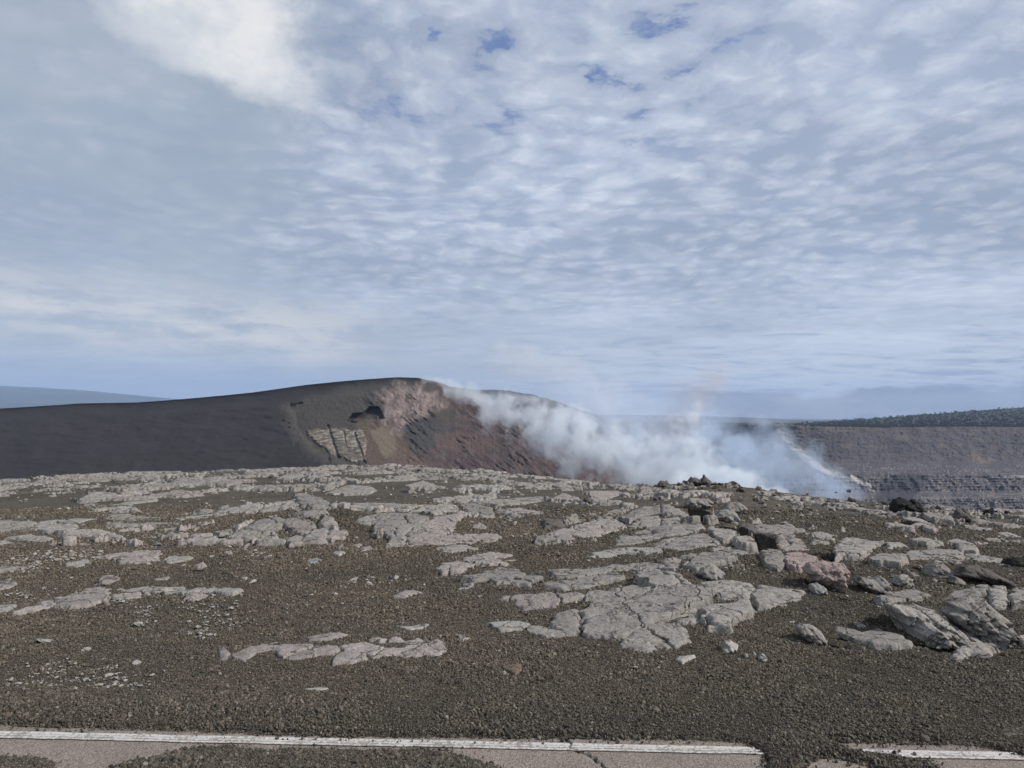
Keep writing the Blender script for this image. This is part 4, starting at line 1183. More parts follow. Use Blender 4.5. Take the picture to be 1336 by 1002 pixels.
r3 = np.random.default_rng(99)
for (cx0, cy0, sx, sy, nn) in CL:
    pxs = r3.normal(cx0, sx * .75, nn); pys = r3.normal(cy0, sy * .75, nn)
    pys = np.clip(pys, 630, 944)
    X, Y = on_ground(pxs, pys); Zg = ground_z(X, Y)
    for x, y, z in zip(X, Y, Zg):
        if y > 30: continue
        s = r3.lognormal(math.log(0.0090 if y < 7 else 0.0016 * y), .45)
        co, fa = base_shapes[r3.integers(5)]
        a_ = r3.uniform(0, 6.28); ca, sa = math.cos(a_), math.sin(a_)
        c_ = co * s * np.array([r3.uniform(.8, 1.6), 1, 1])
        c_ = np.stack([c_[:, 0] * ca - c_[:, 1] * sa + x, c_[:, 0] * sa + c_[:, 1] * ca + y, c_[:, 2] + z + s * .35 + 0.008], 1)
        cv.append(c_); cf.append(fa + off); off += len(co)
o_ = mesh_obj('stone_chip_gravel', np.concatenate(cv), np.concatenate(cf), M['pale'], smooth=False)
tag(o_, 'patches of pale angular stone chips on the dark gravel', 'gravel', None, 'stuff')

# ------------------------------------------------------------------ loose scoria grains (scattered on the ground sheet)
NG = 1150000
def sample_grains():
    u = r3.random(NG)
    # half near band, rest thinning with distance
    y = np.where(u < 0.42, 3.35 + (r3.random(NG)) * 3.0, 6.3 * np.exp(r3.random(NG) * math.log(17 / 6.3)))
    x = (r3.random(NG) * 2 - 1) * (0.78 * y + 0.25)
    acc = np.where(u < .42, r3.random(NG) < y / 6.35, True)
    return x[acc], y[acc]
gx, gy = sample_grains()
# extra grains heaped on the two drifts over the road
def in_box(poly, nn):
    mn = poly.min(0); mx = poly.max(0); a = r3.random((nn, 2)) * (mx - mn) + mn
    return a[sd_poly(a[:, 0], a[:, 1], poly) > -0.02]
extra = [in_box(np.clip(pile_b, -3, 6), 60000), in_box(pile_a, 16000)]
for a in extra: gx = np.concatenate([gx, a[:, 0]]); gy = np.concatenate([gy, a[:, 1]])
gz, bsd = surface_z(gx, gy)
stray = r3.random(len(gx))
ok = (bsd < 0.0) | ((bsd < 0.06) & (stray < 0.05)) | (stray < 0.0006)
ok &= gy > 3.1
ok &= ~on_slab(gx, gy) | (stray > 0.97)
gx, gy, gz, bsd = gx[ok], gy[ok], gz[ok], bsd[ok]
gz = np.where(bsd > -0.01, np.maximum(gz, 0.006), gz)
s = np.maximum(0.0041, 0.00072 * gy) * r3.lognormal(0, .38, len(gx))
s = s * (1 + 0.5 * (np.abs(fbm(gx * .8, gy * .8, 3, 88)) > .12))
gz = gz + s * 0.30
me = bpy.data.meshes.new('scoria_gravel')
me.vertices.add(len(gx)); me.vertices.foreach_set('co', np.stack([gx, gy, gz], 1).astype(np.float32).ravel())
a_ = me.attributes.new('size', 'FLOAT', 'POINT'); a_.data.foreach_set('value', s.astype(np.float32))
a_ = me.attributes.new('turn', 'FLOAT_VECTOR', 'POINT'); a_.data.foreach_set('vector', (r3.random((len(gx), 3)) * 6.283).astype(np.float32).ravel())
grav = bpy.data.objects.new('scoria_gravel', me); col.objects.link(grav)
tag(grav, 'loose dark scoria grains covering the plain and drifting over the road', 'gravel', None, 'stuff')
gcol = bpy.data.collections.new('grain_shapes')
for k in range(6):
    mm = rock_mesh('grain', 200 + k, 1 if k else 2, (1, .85, .75), M['grain'], .55, False)
    gcol.objects.link(bpy.data.objects.new('grain', mm))
ng = bpy.data.node_groups.new('scatter_grains', 'GeometryNodeTree')
ng.interface.new_socket('Geometry', in_out='INPUT', socket_type='NodeSocketGeometry')
ng.interface.new_socket('Geometry', in_out='OUTPUT', socket_type='NodeSocketGeometry')
gi = ng.nodes.new('NodeGroupInput'); go = ng.nodes.new('NodeGroupOutput')
ci = ng.nodes.new('GeometryNodeCollectionInfo'); ci.inputs['Collection'].default_value = gcol
ci.inputs['Separate Children'].default_value = True; ci.inputs['Reset Children'].default_value = True
iop = ng.nodes.new('GeometryNodeInstanceOnPoints'); iop.inputs['Pick Instance'].default_value = True
na = ng.nodes.new('GeometryNodeInputNamedAttribute'); na.data_type = 'FLOAT'; na.inputs[0].default_value = 'size'
nv_ = ng.nodes.new('GeometryNodeInputNamedAttribute'); nv_.data_type = 'FLOAT_VECTOR'; nv_.inputs[0].default_value = 'turn'
er = ng.nodes.new('FunctionNodeEulerToRotation')
ng.links.new(gi.outputs[0], iop.inputs['Points']); ng.links.new(ci.outputs[0], iop.inputs['Instance'])
ng.links.new(nv_.outputs['Attribute'], er.inputs[0]); ng.links.new(er.outputs[0], iop.inputs['Rotation'])
ng.links.new(na.outputs['Attribute'], iop.inputs['Scale'])
ng.links.new(iop.outputs[0], go.inputs[0])
md = grav.modifiers.new('scatter', 'NODES'); md.node_group = ng
# ------------------------------------------------------------------ cinder cone with its collapse scar
def colour(*c): return np.array(c, float)
def blendc(c, m, tgt): return c * (1 - m[..., None]) + np.asarray(tgt) * m[..., None]
def pmask(px, py, poly, soft=3.0, wob=5.0, seed=0, sc=0.06):
    j1 = fbm(px * sc, py * sc, 5, seed, .6) * wob * 2; j2 = fbm(px * sc + 30, py * sc, 5, seed + 3, .6) * wob * 2
    return sstep(-soft / 2, soft / 2, sd_poly(px + j1, py + j2, poly))
RIDGE = np.array([(-900, 560), (-500, 548), (-200, 540), (0, 533), (50, 530), (100, 526.5), (118, 526), (180, 525), (240, 520.5), (290, 516), (330, 512), (365, 507), (400, 502), (440, 498), (480, 494.5), (520, 492), (545, 493), (570, 498), (590, 505),
                  (620, 508), (660, 509), (700, 516), (725, 523), (750, 532), (775, 540), (800, 552), (840, 575), (880, 605), (920, 640), (960, 680)])
pxs = np.concatenate([np.arange(-900, -30, 10.0), np.arange(-30, 961, 0.9)])
rid = np.interp(pxs, RIDGE[:, 0], RIDGE[:, 1])
rid = rid + np.where((pxs > 575), fbm(pxs * 0.08, pxs * 0, 4, 4) * 3.0, fbm(pxs * 0.03, pxs * 0, 3, 4) * 0.5)
NV = 190
vv = np.linspace(0, 1, NV)                  # 0 foot .. 1 ridge
PXg, Vg = np.meshgrid(pxs, vv)
Rg = np.broadcast_to(rid, PXg.shape)
foot_py = 660.0 + np.clip(PXg - 600, 0, 400) * 0.09
PYg = foot_py + (Rg - foot_py) * Vg
scar_poly = [(366, 528), (385, 565), (402, 588), (425, 600), (470, 612), (470, 720), (1200, 720), (1200, 470), (640, 470), (575, 497), (520, 497), (470, 503), (400, 518)]
scar = pmask(PXg, PYg, scar_poly, 16, 9, 1, .03)
t = Vg
flank_d = 300 + 400 * t ** 0.9
scar_d = 470 + 215 * t ** 0.75
dep = flank_d * (1 - scar) + scar_d * scar
# blend at the ridge so both sides meet
dep = dep * (1 - sstep(.86, 1, t)) + 700 * sstep(.86, 1, t)
right = sstep(560, 900, PXg)
dep = dep - right * 60 * (1 - t)
# relief
qx, qy = PXg * 0.05, PYg * 0.09
rough_amp = scar * (0.8 + 5.0 * pmask(PXg, PYg, [(470, 505), (560, 500), (590, 530), (900, 560), (900, 700), (540, 650), (530, 560), (480, 560)], 14, 5, 9))
dia, dib = (PXg * .8 + PYg * .6), (PYg * .8 - PXg * .6)
dep = dep - rough_amp * fbm(dia * .05, dib * .16, 6, 30, .58) * 1.5 * sstep(-.25, .2, fbm(PXg * .02, PYg * .03, 3, 131)) + rough_amp * 0.35 * (ridged(dia * .03, dib * .05, 4, 132) - .5) * (1 - sstep(.9, 1, t))
dep = dep - scar * (1 - sstep(.9, 1, t)) * fbm(qx * 5, qy * 5, 4, 36) * 1.2
dep = dep + (1 - scar) * fbm(qx * .6, qy * 1.2, 4, 33) * 10 * (1 - sstep(.9, 1, t))
# striped cliff stands proud with notched ledges, gullies cut back
cliff = pmask(PXg, PYg, [(398, 561), (436, 559), (458, 561), (474, 563), (477, 600), (462, 603), (446, 596), (430, 588), (414, 578)], 3, 5, 12)
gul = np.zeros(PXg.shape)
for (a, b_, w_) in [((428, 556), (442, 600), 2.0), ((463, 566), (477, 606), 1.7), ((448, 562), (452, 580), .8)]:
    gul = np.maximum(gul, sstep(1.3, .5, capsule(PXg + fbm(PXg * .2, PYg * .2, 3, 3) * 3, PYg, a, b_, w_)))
dep = dep - cliff * 2.5 + gul * 2.5
lay = fbm(PXg * 0.07, PYg * 0.62 + PXg * .03, 4, 60, .6)
dep = dep + cliff * lay * 2.5
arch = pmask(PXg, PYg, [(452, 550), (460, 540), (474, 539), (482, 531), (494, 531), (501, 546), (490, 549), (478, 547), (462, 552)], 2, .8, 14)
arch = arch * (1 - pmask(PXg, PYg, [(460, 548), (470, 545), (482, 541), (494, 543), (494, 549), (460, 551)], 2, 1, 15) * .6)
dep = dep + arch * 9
# colours (true rock colours)
sc_ = fbm(PXg * .11, PYg * .16, 5, 70, .6)
C = np.broadcast_to(colour(0.034, 0.031, 0.031), PXg.shape + (3,)).copy()
C = C * (1 + fbm(PXg * .02, PYg * .08, 4, 71) * 0.35 + fbm(PXg * .5, PYg * .7, 3, 73) * .5)[..., None]
up = blendc(np.broadcast_to(colour(0.062, 0.056, 0.049), PXg.shape + (3,)).copy(), sstep(-.1, .2, fbm(PXg * .02, PYg * .3, 4, 72)) * .5, (0.078, 0.068, 0.056))
C = C * (1 + fbm(PXg * .10 + PYg * .05, PYg * .012, 4, 74) * 0.22)[..., None]
C = C * (1 - scar[..., None]) + up * scar[..., None]
tal = pmask(PXg, PYg, [(560, 500), (720, 520), (1000, 560), (1000, 760), (500, 760), (500, 610), (545, 600), (560, 560), (600, 545)], 30, 14, 21)
talc = blendc(np.broadcast_to(colour(0.070, 0.052, 0.050), PXg.shape + (3,)).copy(), sstep(-.05, .12, fbm(dia * .05, dib * .2, 5, 84, .62)) * .75, (0.110, 0.076, 0.068))
talc = blendc(talc, sstep(.08, .2, fbm(PXg * .12, PYg * .1, 4, 81)) * .6, (0.10, 0.092, 0.088))
C = C * (1 - tal[..., None]) + talc * tal[..., None]
C = blendc(C, pmask(PXg, PYg, [(455, 547), (498, 546), (522, 570), (548, 602), (560, 625), (470, 625), (478, 600), (474, 565)], 5, 4, 22), (0.105, 0.078, 0.060))
C = blendc(C, pmask(PXg, PYg, [(482, 562), (500, 557), (512, 562), (518, 582), (516, 596), (504, 597), (494, 585)], 5, 3, 23) * .8, (0.175, 0.145, 0.105))
C = blendc(C, pmask(PXg, PYg, [(522, 580), (550, 600), (575, 625), (500, 625), (505, 602)], 6, 4, 24) * .7, (0.120, 0.083, 0.070))
pk = pmask(PXg, PYg, [(494, 520), (512, 503), (530, 502), (552, 508), (570, 518), (585, 527), (572, 533), (560, 538), (540, 545), (530, 556), (522, 566), (506, 556), (496, 542), (502, 530)], 16, 13, 25, .07)
C = blendc(C, pk * .9, (0.235, 0.180, 0.162))
C = blendc(C, pk * sstep(-.15, .2, fbm(PXg * .10, PYg * .07, 6, 26, .72)) * .85, (0.085, 0.066, 0.060))
C = blendc(C, pk * sstep(.02, .25, -fbm(PXg * .2, PYg * .12, 5, 27, .7)) * .7, (0.31, 0.25, 0.225))
C = blendc(C, pmask(PXg, PYg, [(528, 556), (545, 546), (572, 548), (590, 560), (572, 575), (558, 590), (545, 592)], 5, 4, 28) * .85, (0.058, 0.056, 0.056))
C = blendc(C, pmask(PXg, PYg, [(562, 566), (600, 563), (640, 572), (650, 585), (600, 590), (570, 582)], 6, 5, 29) * .6, (0.110, 0.078, 0.070))
stripe = sstep(-.02, .06, lay) 
C = blendc(C, cliff, (0.165, 0.143, 0.113)); C = blendc(C, cliff * stripe * .8, (0.29, 0.26, 0.21)); C = blendc(C, cliff * sstep(.06, .12, -lay), (0.09, 0.078, 0.062)); C = blendc(C, cliff * sstep(.02, .2, fbm(PXg * .15, PYg * .12, 4, 88)) * .6, (0.12, 0.10, 0.08))
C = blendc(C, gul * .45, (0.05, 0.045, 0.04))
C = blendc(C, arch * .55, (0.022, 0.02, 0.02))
C = blendc(C, pmask(PXg, PYg, [(425, 560), (478, 600), (450, 600), (415, 582), (440, 590)], 3, 2, 31) * .5, (0.08, 0.072, 0.062))
X = ray(PXg, PYg)[0] * dep; Y = dep; Z = EYE + ray(PXg, PYg)[1] * dep
# far side of the hill
rows = []
zr, yr, xr = Z[-1], Y[-1], X[-1]
for k in range(1, 12):
    dd = k * 28.0
    rows.append((xr * (yr + dd) / yr, yr + dd, EYE + ((zr - EYE) / yr - 0.0035 * k) * (yr + dd)))
X = np.concatenate([X] + [r_[0][None] for r_ in rows]); Y = np.concatenate([Y] + [r_[1][None] for r_ in rows]); Z = np.concatenate([Z] + [r_[2][None] for r_ in rows])
C = np.concatenate([C] + [C[-1:]] * 11)
o_ = mesh_obj('cinder_hill', np.stack([X.ravel(), Y.ravel(), Z.ravel()], 1), grid_faces(*X.shape), M['cone'], attrs={'rock': np.clip(C.reshape(-1, 3), .01, 1)})
tag(o_, 'dark cinder hill with a collapsed pink and striped scar', None, None, 'structure')

# ------------------------------------------------------------------ crater walls on the far side
TOP = np.array([(640, 556), (760, 551), (900, 550), (1000, 553), (1020, 554), (1045, 556), (1100, 557), (1150, 558), (1220, 557), (1336, 557), (1700, 556), (2300, 562)])
pxs = np.concatenate([np.arange(640, 1345, 0.8), np.arange(1345, 2300, 8.0)])
NV = 240
PXg, Vg = np.meshgrid(pxs, np.linspace(0, 1, NV))
Rg = np.interp(PXg, TOP[:, 0], TOP[:, 1]) + fbm(PXg * 0.03, PXg * 0, 4, 4) * 1.2
foot = 735.0
PYg = foot + (Rg - foot) * Vg
nearw = sstep(840, 1090, PXg + (PYg - 560) * -0.7)       # the wall swings away toward the smoke
d0 = 1120 * (1 - nearw) + 1000 * nearw
d1 = 1680 * (1 - nearw) + 1560 * nearw
tt_ = np.clip((Rg + 0 - PYg) / (Rg - foot), 0, 1); tt_ = 1 - tt_
# stepped profile: talus, cliff bands, upper slope
step = sstep(620, 600, PYg) * 0.20 + sstep(652, 640, PYg) * 0.12 + (735 - PYg) / 180 * 0.68
dep = d0 + (d1 - d0) * np.clip(step, 0, 1.05)
qx, qy = PXg * .045, PYg * .08
band = sstep(602, 632, PYg + fbm(PXg * .02, PYg * 0, 3, 5) * 26 + fbm(PXg * .08, PYg * .1, 4, 6) * 16)
vert = ridged(PXg * .06, PYg * .06, 5, 40)
dep = dep - 12 * band * nearw * (vert - .5) - 30 * (ridged(qx, qy, 4, 41) - .5) * .2 + fbm(PXg * .01, PYg * .6, 3, 43) * 5 * (0.35 + band)
dep = dep - fbm(PXg * .3, PYg * .4, 3, 47) * 3.5
C = np.broadcast_to(colour(0.094, 0.085, 0.085), PXg.shape + (3,)).copy()
C = blendc(C, sstep(-.1, .15, fbm(PXg * .02, PYg * .06, 4, 50)) * .7, (0.074, 0.068, 0.070))
C = blendc(C, sstep(568, 560, PYg) * .7, (0.098, 0.082, 0.072))
strat = sstep(.02, .12, fbm(PXg * .015, PYg * .42, 4, 52)) * (band * .9 + .2)
C = blendc(C, strat * .75, (0.165, 0.142, 0.13))
C = blendc(C, band * sstep(.55, .25, ridged(PXg * .09 + PYg * .02, PYg * .08, 5, 140)) * .4, (0.06, 0.054, 0.056))
spk = sstep(.16, .26, fbm(PXg * .5, PYg * .5, 3, 53)) * sstep(598, 612, PYg + fbm(PXg * .03, PYg * .05, 3, 54) * 24)
C = blendc(C, spk * .9, (0.29, 0.25, 0.23))
C = blendc(C, sstep(.10, .2, fbm(PXg * .04, PYg * .09, 4, 55)) * sstep(600, 580, PYg) * .5, (0.15, 0.115, 0.095))
dkp = pmask(PXg, PYg, [(1150, 624), (1180, 616), (1215, 622), (1190, 650), (1180, 670), (1140, 660)], 10, 6, 56)
C = blendc(C, dkp * .85, (0.052, 0.049, 0.052))
C = blendc(C, pmask(PXg, PYg, [(1262, 592), (1280, 590), (1292, 602), (1284, 610), (1268, 604)], 6, 6, 57) * .6, (0.20, 0.14, 0.10))
line = sstep(2.2, .8, np.abs(PYg + fbm(PXg * .02, PYg * 0, 3, 58) * 3 - 622.5)) * sstep(1300, 1320, PXg)
C = blendc(C, line * .8, (0.30, 0.28, 0.26))
st = np.zeros(PXg.shape)
for (a, b_, w_, s_) in [((1016, 562), (1036, 584), 3.5, .55), ((1036, 584), (1062, 606), 5.0, .75), ((1060, 604), (1086, 621), 4.0, .95), ((1048, 590), (1075, 612), 3, .5), ((1112, 622), (1134, 634), 3.2, .95), ((1084, 616), (1112, 628), 3.0, .4), ((1118, 628), (1140, 640), 2.2, .6)]:
    q_ = capsule(PXg + fbm(PXg * .1, PYg * .1, 4, 61) * 5, PYg + fbm(PXg * .1, PYg * .1, 4, 62) * 4, a, b_, w_)
    st = np.maximum(st, s_ * sstep(1.2, .4, q_))
st = st * sstep(-.5, -.1, fbm(PXg * .16 + PYg * -.16, PYg * .5 + PXg * .5, 3, 63))
C = blendc(C, st * .9, (0.58, 0.54, 0.50))
X = ray(PXg, PYg)[0] * dep; Y = dep; Z = EYE + ray(PXg, PYg)[1] * dep
# rim shelf behind the edge
zr, yr, xr = Z[-1], Y[-1], X[-1]
for k in range(1, 6):
    dd = k * 60.0
    X = np.concatenate([X, (xr * (yr + dd) / yr)[None]]); Y = np.concatenate([Y, (yr + dd)[None]]); Z = np.concatenate([Z, (zr + 0.001 * dd - 12 * (k == 5))[None]])
C = np.concatenate([C] + [C[-1:]] * 5)
o_ = mesh_obj('crater_rim_terrain', np.stack([X.ravel(), Y.ravel(), Z.ravel()], 1), grid_faces(*X.shape), M['wall'], attrs={'rock': np.clip(C.reshape(-1, 3), .01, 1)})
tag(o_, 'layered purplish crater wall with pale rockfall streak', None, None, 'structure')

# ------------------------------------------------------------------ wooded rise behind the rim
HT = np.array([(940, 553), (1000, 552), (1040, 551.5), (1080, 549.5), (1120, 546.5), (1180, 542), (1250, 536.5), (1300, 533), (1336, 530.5), (1500, 522), (1900, 505), (2400, 500)])
pxs = np.concatenate([np.arange(940, 1345, 2.0), np.arange(1345, 2400, 14.0)])
PXg, Vg = np.meshgrid(pxs, np.linspace(0, 1, 40))
top_py = np.interp(PXg, HT[:, 0], HT[:, 1]) + 1.0
bot_py = np.interp(PXg, TOP[:, 0], TOP[:, 1]) + 2
def hill_d(px, v): return 1570 + 60 * 0 + 1000 * v ** 1.1 + 60 * (fbm(px * .03, v * 6, 3, 66))
PYg = bot_py + (top_py - bot_py) * Vg
dep = hill_d(PXg, Vg)
X = ray(PXg, PYg)[0] * dep; Y = dep; Z = EYE + ray(PXg, PYg)[1] * dep
zr, yr, xr = Z[-1], Y[-1], X[-1]
for k in range(1, 6):
    dd = k * 80.0
    X = np.concatenate([X, (xr * (yr + dd) / yr)[None]]); Y = np.concatenate([Y, (yr + dd)[None]]); Z = np.concatenate([Z, (zr - .0006 * dd ** 2)[None]])
o_ = mesh_obj('wooded_hill', np.stack([X.ravel(), Y.ravel(), Z.ravel()], 1), grid_faces(*X.shape), M['shrub'])
tag(o_, 'low wooded hill above the crater rim', None, None, 'structure')
# scrub forest: many small crowns, each an uneven clump of leaf clusters on a short trunk
r4 = np.random.default_rng(5)
crowns = []
for k in range(4):
    parts_v, parts_f, off = [], [], 0
    for j in range(7):
        co, fa = blob(300 + k * 9 + j, 1, (1, 1, .8), .7)
        c_ = co * r4.uniform(.28, .5) + np.array([r4.normal(0, .42), r4.normal(0, .42), r4.uniform(.7, 1.6)])
        parts_v.append(c_); parts_f.append(fa + off); off += len(co)
    a_ = np.linspace(0, 2 * math.pi, 6)[:-1]
    tv = np.concatenate([np.stack([np.cos(a_) * .10, np.sin(a_) * .10, a_ * 0 - .2], 1), np.stack([np.cos(a_) * .06, np.sin(a_) * .06, a_ * 0 + 1.1], 1)])
    tf = []
    for i in range(5): tf += [[i, (i + 1) % 5, 5 + (i + 1) % 5], [i, 5 + (i + 1) % 5, 5 + i]]
    parts_v.append(tv); parts_f.append(np.array(tf) + off)
    crowns.append((np.concatenate(parts_v), np.concatenate(parts_f)))
fv, ff, off = [], [], 0
for k in range(2600):
    px = r4.uniform(1010, 1380); v = r4.random() ** 1.4
    if r4.random() > sstep(1010, 1120, px) * .9 + .1: continue
    tp = np.interp(px, HT[:, 0], HT[:, 1]) + 1.0; bp = np.interp(px, TOP[:, 0], TOP[:, 1]) + 2
    py = bp + (tp - bp) * v
    d = float(hill_d(np.array([px]), np.array([v]))[0])
    u, w = ray(px, py)
    h = r4.uniform(1.6, 4.2)
    co, fa = crowns[r4.integers(4)]
    a_ = r4.uniform(0, 6.28); ca, sa = math.cos(a_), math.sin(a_)
    c_ = np.stack([(co[:, 0] * ca - co[:, 1] * sa) * h * 1.1 + float(u) * d, (co[:, 0] * sa + co[:, 1] * ca) * h * 1.1 + d, co[:, 2] * h + EYE + float(w) * d], 1)
    fv.append(c_); ff.append(fa + off); off += len(co)
o_ = mesh_obj('scrub_forest', np.concatenate(fv), np.concatenate(ff), M['shrub'], smooth=False)
tag(o_, 'dark scrubby forest covering the low hill above the crater wall', 'forest', None, 'stuff')

# ------------------------------------------------------------------ far shield volcanoes on the horizon
def shield(name, pts, depth, label):
    a = np.array(pts, float)
    pxs = np.arange(a[0, 0], a[-1, 0], 12.0)
    top_ = np.interp(pxs, a[:, 0], a[:, 1]) + fbm(pxs * .02, pxs * 0, 3, 9) * .8
    u, w = ray(pxs, top_)
    zt_ = EYE + w * depth; xs_ = u * depth
    prof = [(-5200, 0.0), (-3800, .22), (-2200, .55), (-900, .86), (0, 1.0), (1000, .9), (2400, .6)]
    Xr, Yr, Zr = [], [], []
    for dd, f in prof:
        Xr.append(xs_ * (1 + dd / depth)); Yr.append(np.full(len(pxs), depth + dd)); Zr.append(-30 + (zt_ + 30) * f)
    Xr, Yr, Zr = map(np.array, (Xr, Yr, Zr))
    o_ = mesh_obj(name, np.stack([Xr.ravel(), Yr.ravel(), Zr.ravel()], 1), grid_faces(*Xr.shape), M['mountain'])
    tag(o_, label, None, None, 'structure')
shield('distant_mountain', [(-1500, 500), (-900, 492), (-400, 494), (-100, 501), (0, 503.5), (50, 505.5), (120, 510), (180, 516), (250, 522), (330, 530), (450, 540), (600, 552)], 12500, 'hazy blue shield volcano on the horizon')
shield('distant_hill', [(600, 552), (700, 545), (800, 541), (900, 542.5), (1000, 545.5), (1060, 548), (1150, 552), (1300, 560)], 9000, 'hazy blue low ridge beyond the crater')

# ------------------------------------------------------------------ smoke from the crater
def smoke(name, label, segs, depth, dens, nscale, thr, colr=(0.92, 0.96, 1.0), detail=5, soft=0.55, flow=(1, 1, 1)):
    """segs: list of (px, py, radius px); a swept tube with soft edges, at its own distance"""
    pts = np.array([at_depth(p[0], p[1], depth + p[3]) for p in segs]); rad = np.array([p[2] / F * depth for p in segs])
    # closed hull
    fine_t = np.linspace(0, len(pts) - 1, (len(pts) - 1) * 6 + 1)
    P_ = np.stack([np.interp(fine_t, np.arange(len(pts)), pts[:, k]) for k in range(3)], 1)
    Rr = np.interp(fine_t, np.arange(len(pts)), rad) * 1.28
    d_ = np.gradient(P_, axis=0); d_ /= np.linalg.norm(d_, axis=1)[:, None]
    P_ = np.concatenate([P_[:1] - d_[:1] * Rr[0] * 1.0, P_[:1] - d_[:1] * Rr[0] * .7, P_, P_[-1:] + d_[-1:] * Rr[-1] * .7, P_[-1:] + d_[-1:] * Rr[-1] * 1.0])
    Rr = np.concatenate([[Rr[0] * .05, Rr[0] * .72], Rr, [Rr[-1] * .72, Rr[-1] * .05]])
    d_ = np.concatenate([d_[:1], d_[:1], d_, d_[-1:], d_[-1:]])
    n1 = np.cross(d_, [0, 1, 0]); n1 /= np.linalg.norm(n1, axis=1)[:, None]; n2 = np.cross(d_, n1)
    K = 20; an = np.linspace(0, 2 * math.pi, K, endpoint=False)
    Vv = (P_[:, None] + Rr[:, None, None] * (np.cos(an)[None, :, None] * n1[:, None] + np.sin(an)[None, :, None] * n2[:, None])).reshape(-1, 3)
    Ff = []
    for i in range(len(P_) - 1):
        for j in range(K): Ff.append([i * K + j, i * K + (j + 1) % K, (i + 1) * K + (j + 1) % K, (i + 1) * K + j])
    me = bpy.data.meshes.new(name)
    me.from_pydata(Vv.tolist(), [], Ff + [list(range(K))[::-1], list(range((len(P_) - 1) * K, len(P_) * K))]); me.update()
    m = bpy.data.materials.new(name); m.use_nodes = True; n = m.node_tree; n.nodes.clear()
    o = n.nodes.new('ShaderNodeOutputMaterial'); v = n.nodes.new('ShaderNodeVolumePrincipled'); n.links.new(v.outputs[0], o.inputs['Volume'])
    p = objpos(n)
    w1 = noise(n, p, nscale * .5, 2, .5, color=True)
    rw = float(rad.mean())
    pw = vop(n, 'ADD', p, mulc(n, vop(n, 'SUBTRACT', w1, .5), rw * 1.1))
    q = None
    for i in range(len(pts) - 1):
        a, b_ = pts[i], pts[i + 1]; ab = b_ - a; L2 = float(ab @ ab)
        pa = vop(n, 'SUBTRACT', pw, tuple(a))
        dn = n.nodes.new('ShaderNodeVectorMath'); dn.operation = 'DOT_PRODUCT'; n.links.new(pa.s, dn.inputs[0]); dn.inputs[1].default_value = tuple(ab / L2)
        tt2 = E(n, dn.outputs['Value']).clamp()
        cb = n.nodes.new('ShaderNodeCombineXYZ')
        pr = n.nodes.new('ShaderNodeVectorMath'); pr.operation = 'SCALE'; pr.inputs[0].default_value = tuple(ab); n.links.new(tt2.s, pr.inputs['Scale'])
        df = vop(n, 'SUBTRACT', pa, E(n, pr.outputs[0]))
        ln = n.nodes.new('ShaderNodeVectorMath'); ln.operation = 'LENGTH'; n.links.new(df.s, ln.inputs[0])
        rr3 = tt2 * float(rad[i + 1] - rad[i]) + float(rad[i])
        qq = E(n, ln.outputs['Value']) / rr3
        q = qq if q is None else q.min(qq)
    pn = vop(n, 'MULTIPLY', p, flow)
    nz2 = noise(n, pn, nscale, detail, .58)
    f = (1.0 - q) * 0.9 + (nz2 - 0.5) * 3.7
    thr = thr + 0.05; soft = soft * 0.75; dens = dens * 1.35
    d2 = f.ss(thr, thr + soft) * q.ss(1.0, 0.8)
    n.links.new((d2 * dens).s, v.inputs['Density'])
    v.inputs['Color'].default_value = (*colr, 1); v.inputs['Anisotropy'].default_value = 0.0
    ob = bpy.data.objects.new(name, me); col.objects.link(ob)
    m.cycles.volume_step_rate = 1.0
    me.materials.append(m)
    rm = ob.modifiers.new('one_skin', 'REMESH'); rm.mode = 'VOXEL'; rm.voxel_size = max(1.0, float(rad.min()) / 3)
    tag(ob, label, 'smoke', None, 'stuff')
SMOKE_ON = True
BLUE = (0.72, 0.84, 1.0)
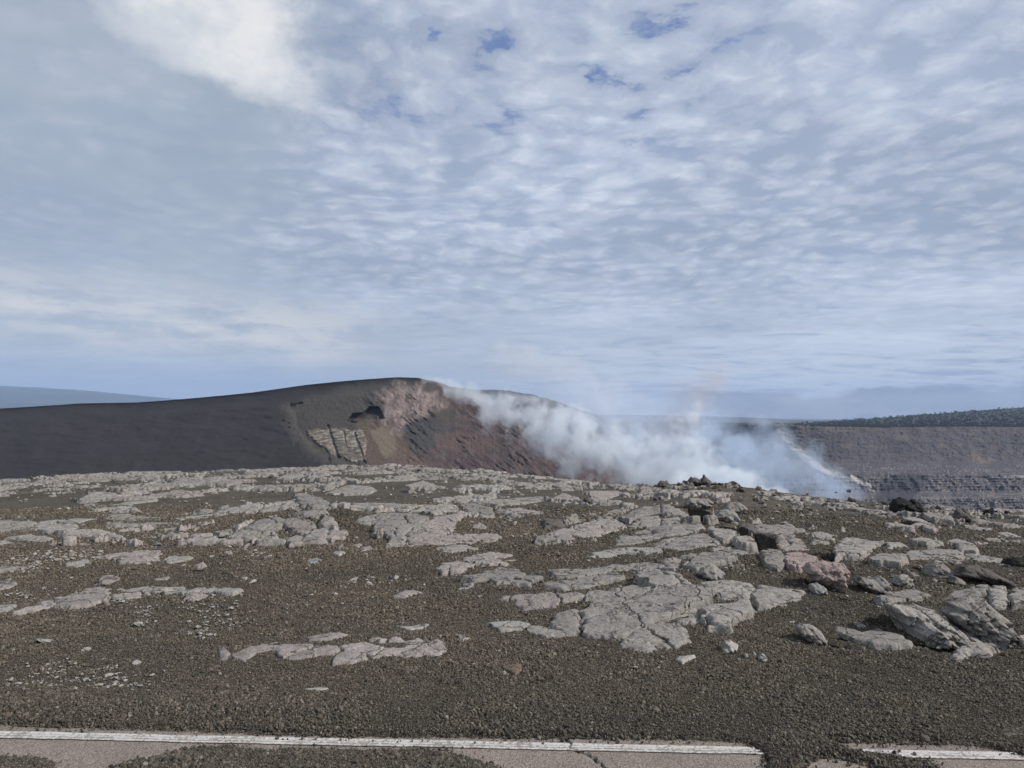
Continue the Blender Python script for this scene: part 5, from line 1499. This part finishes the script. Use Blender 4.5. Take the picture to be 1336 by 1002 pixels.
if SMOKE_ON:
    smoke('volcanic_smoke', 'thick white smoke drifting up the cone from the crater', [(975, 650, 46, 0), (900, 622, 56, 0), (820, 600, 56, 10), (740, 568, 54, 20), (665, 538, 44, 25), (605, 510, 26, 30), (560, 497, 12, 35)], 330, 0.072, 0.105, 0.26)
    smoke('volcanic_smoke', 'white smoke column rising beside the dark far crater wall', [(940, 645, 44, -10), (905, 605, 44, -10), (880, 572, 40, -10), (900, 552, 30, -10)], 325, 0.080, 0.12, 0.28)
    smoke('volcanic_smoke', 'bright low smoke boiling along the crest', [(1010, 655, 30, -15), (960, 642, 34, -15), (890, 645, 32, -15)], 320, 0.13, 0.11, 0.08)
    smoke('volcanic_smoke', 'blue-white smoke from the vent at the end of the crest', [(1128, 655, 22, -40), (1085, 640, 36, -30), (1020, 612, 50, -20), (970, 588, 52, -10), (930, 565, 40, 0)], 330, 0.026, 0.10, 0.20, BLUE)
    smoke('volcanic_smoke', 'round bluish smoke puff over the rockfall streak', [(1092, 642, 24, -30), (1070, 614, 24, -28), (1060, 592, 24, -28)], 330, 0.036, 0.14, 0.22, BLUE)
    smoke('volcanic_smoke', 'broad thin smoke filling the crater mouth', [(1070, 640, 40, 10), (980, 595, 70, 10), (860, 580, 78, 20), (730, 548, 66, 30), (630, 512, 40, 40)], 345, 0.017, 0.08, 0.0, BLUE, 5, .8)
    smoke('volcanic_smoke', 'thin veil of smoke rising into the sky above the crater', [(860, 590, 60, 20), (800, 550, 60, 30), (770, 515, 55, 30), (730, 490, 45, 30), (660, 470, 40, 30)], 350, 0.024, 0.07, 0.0, (0.88, 0.90, 0.95), 4, .9)
    smoke('volcanic_smoke', 'faint brownish wisp of smoke high above the crater', [(880, 560, 40, 30), (900, 520, 44, 30), (935, 495, 36, 30), (925, 475, 22, 30)], 355, 0.014, 0.09, 0.0, (0.86, 0.76, 0.70), 4, .9)

# ------------------------------------------------------------------ haze
HAZE = 0.00006
hz = (-15500, -600, -260, 15500, 15500, 640)
x0, y0, z0, x1, y1, z1 = hz
me = bpy.data.meshes.new('haze')
me.from_pydata([(x0, y0, z0), (x1, y0, z0), (x1, y1, z0), (x0, y1, z0), (x0, y0, z1), (x1, y0, z1), (x1, y1, z1), (x0, y1, z1)], [],
               [(0, 3, 2, 1), (4, 5, 6, 7), (0, 1, 5, 4), (1, 2, 6, 5), (2, 3, 7, 6), (3, 0, 4, 7)]); me.update()
m = bpy.data.materials.new('haze'); m.use_nodes = True; n = m.node_tree; n.nodes.clear()
o = n.nodes.new('ShaderNodeOutputMaterial'); v = n.nodes.new('ShaderNodeVolumePrincipled'); n.links.new(v.outputs[0], o.inputs['Volume'])
v.inputs['Color'].default_value = (0.48, 0.67, 1.0, 1); v.inputs['Density'].default_value = HAZE; v.inputs['Anisotropy'].default_value = 0.0
me.materials.append(m)
hob = bpy.data.objects.new('haze', me); col.objects.link(hob)
tag(hob, 'thin blue haze in the air', 'haze', None, 'stuff')
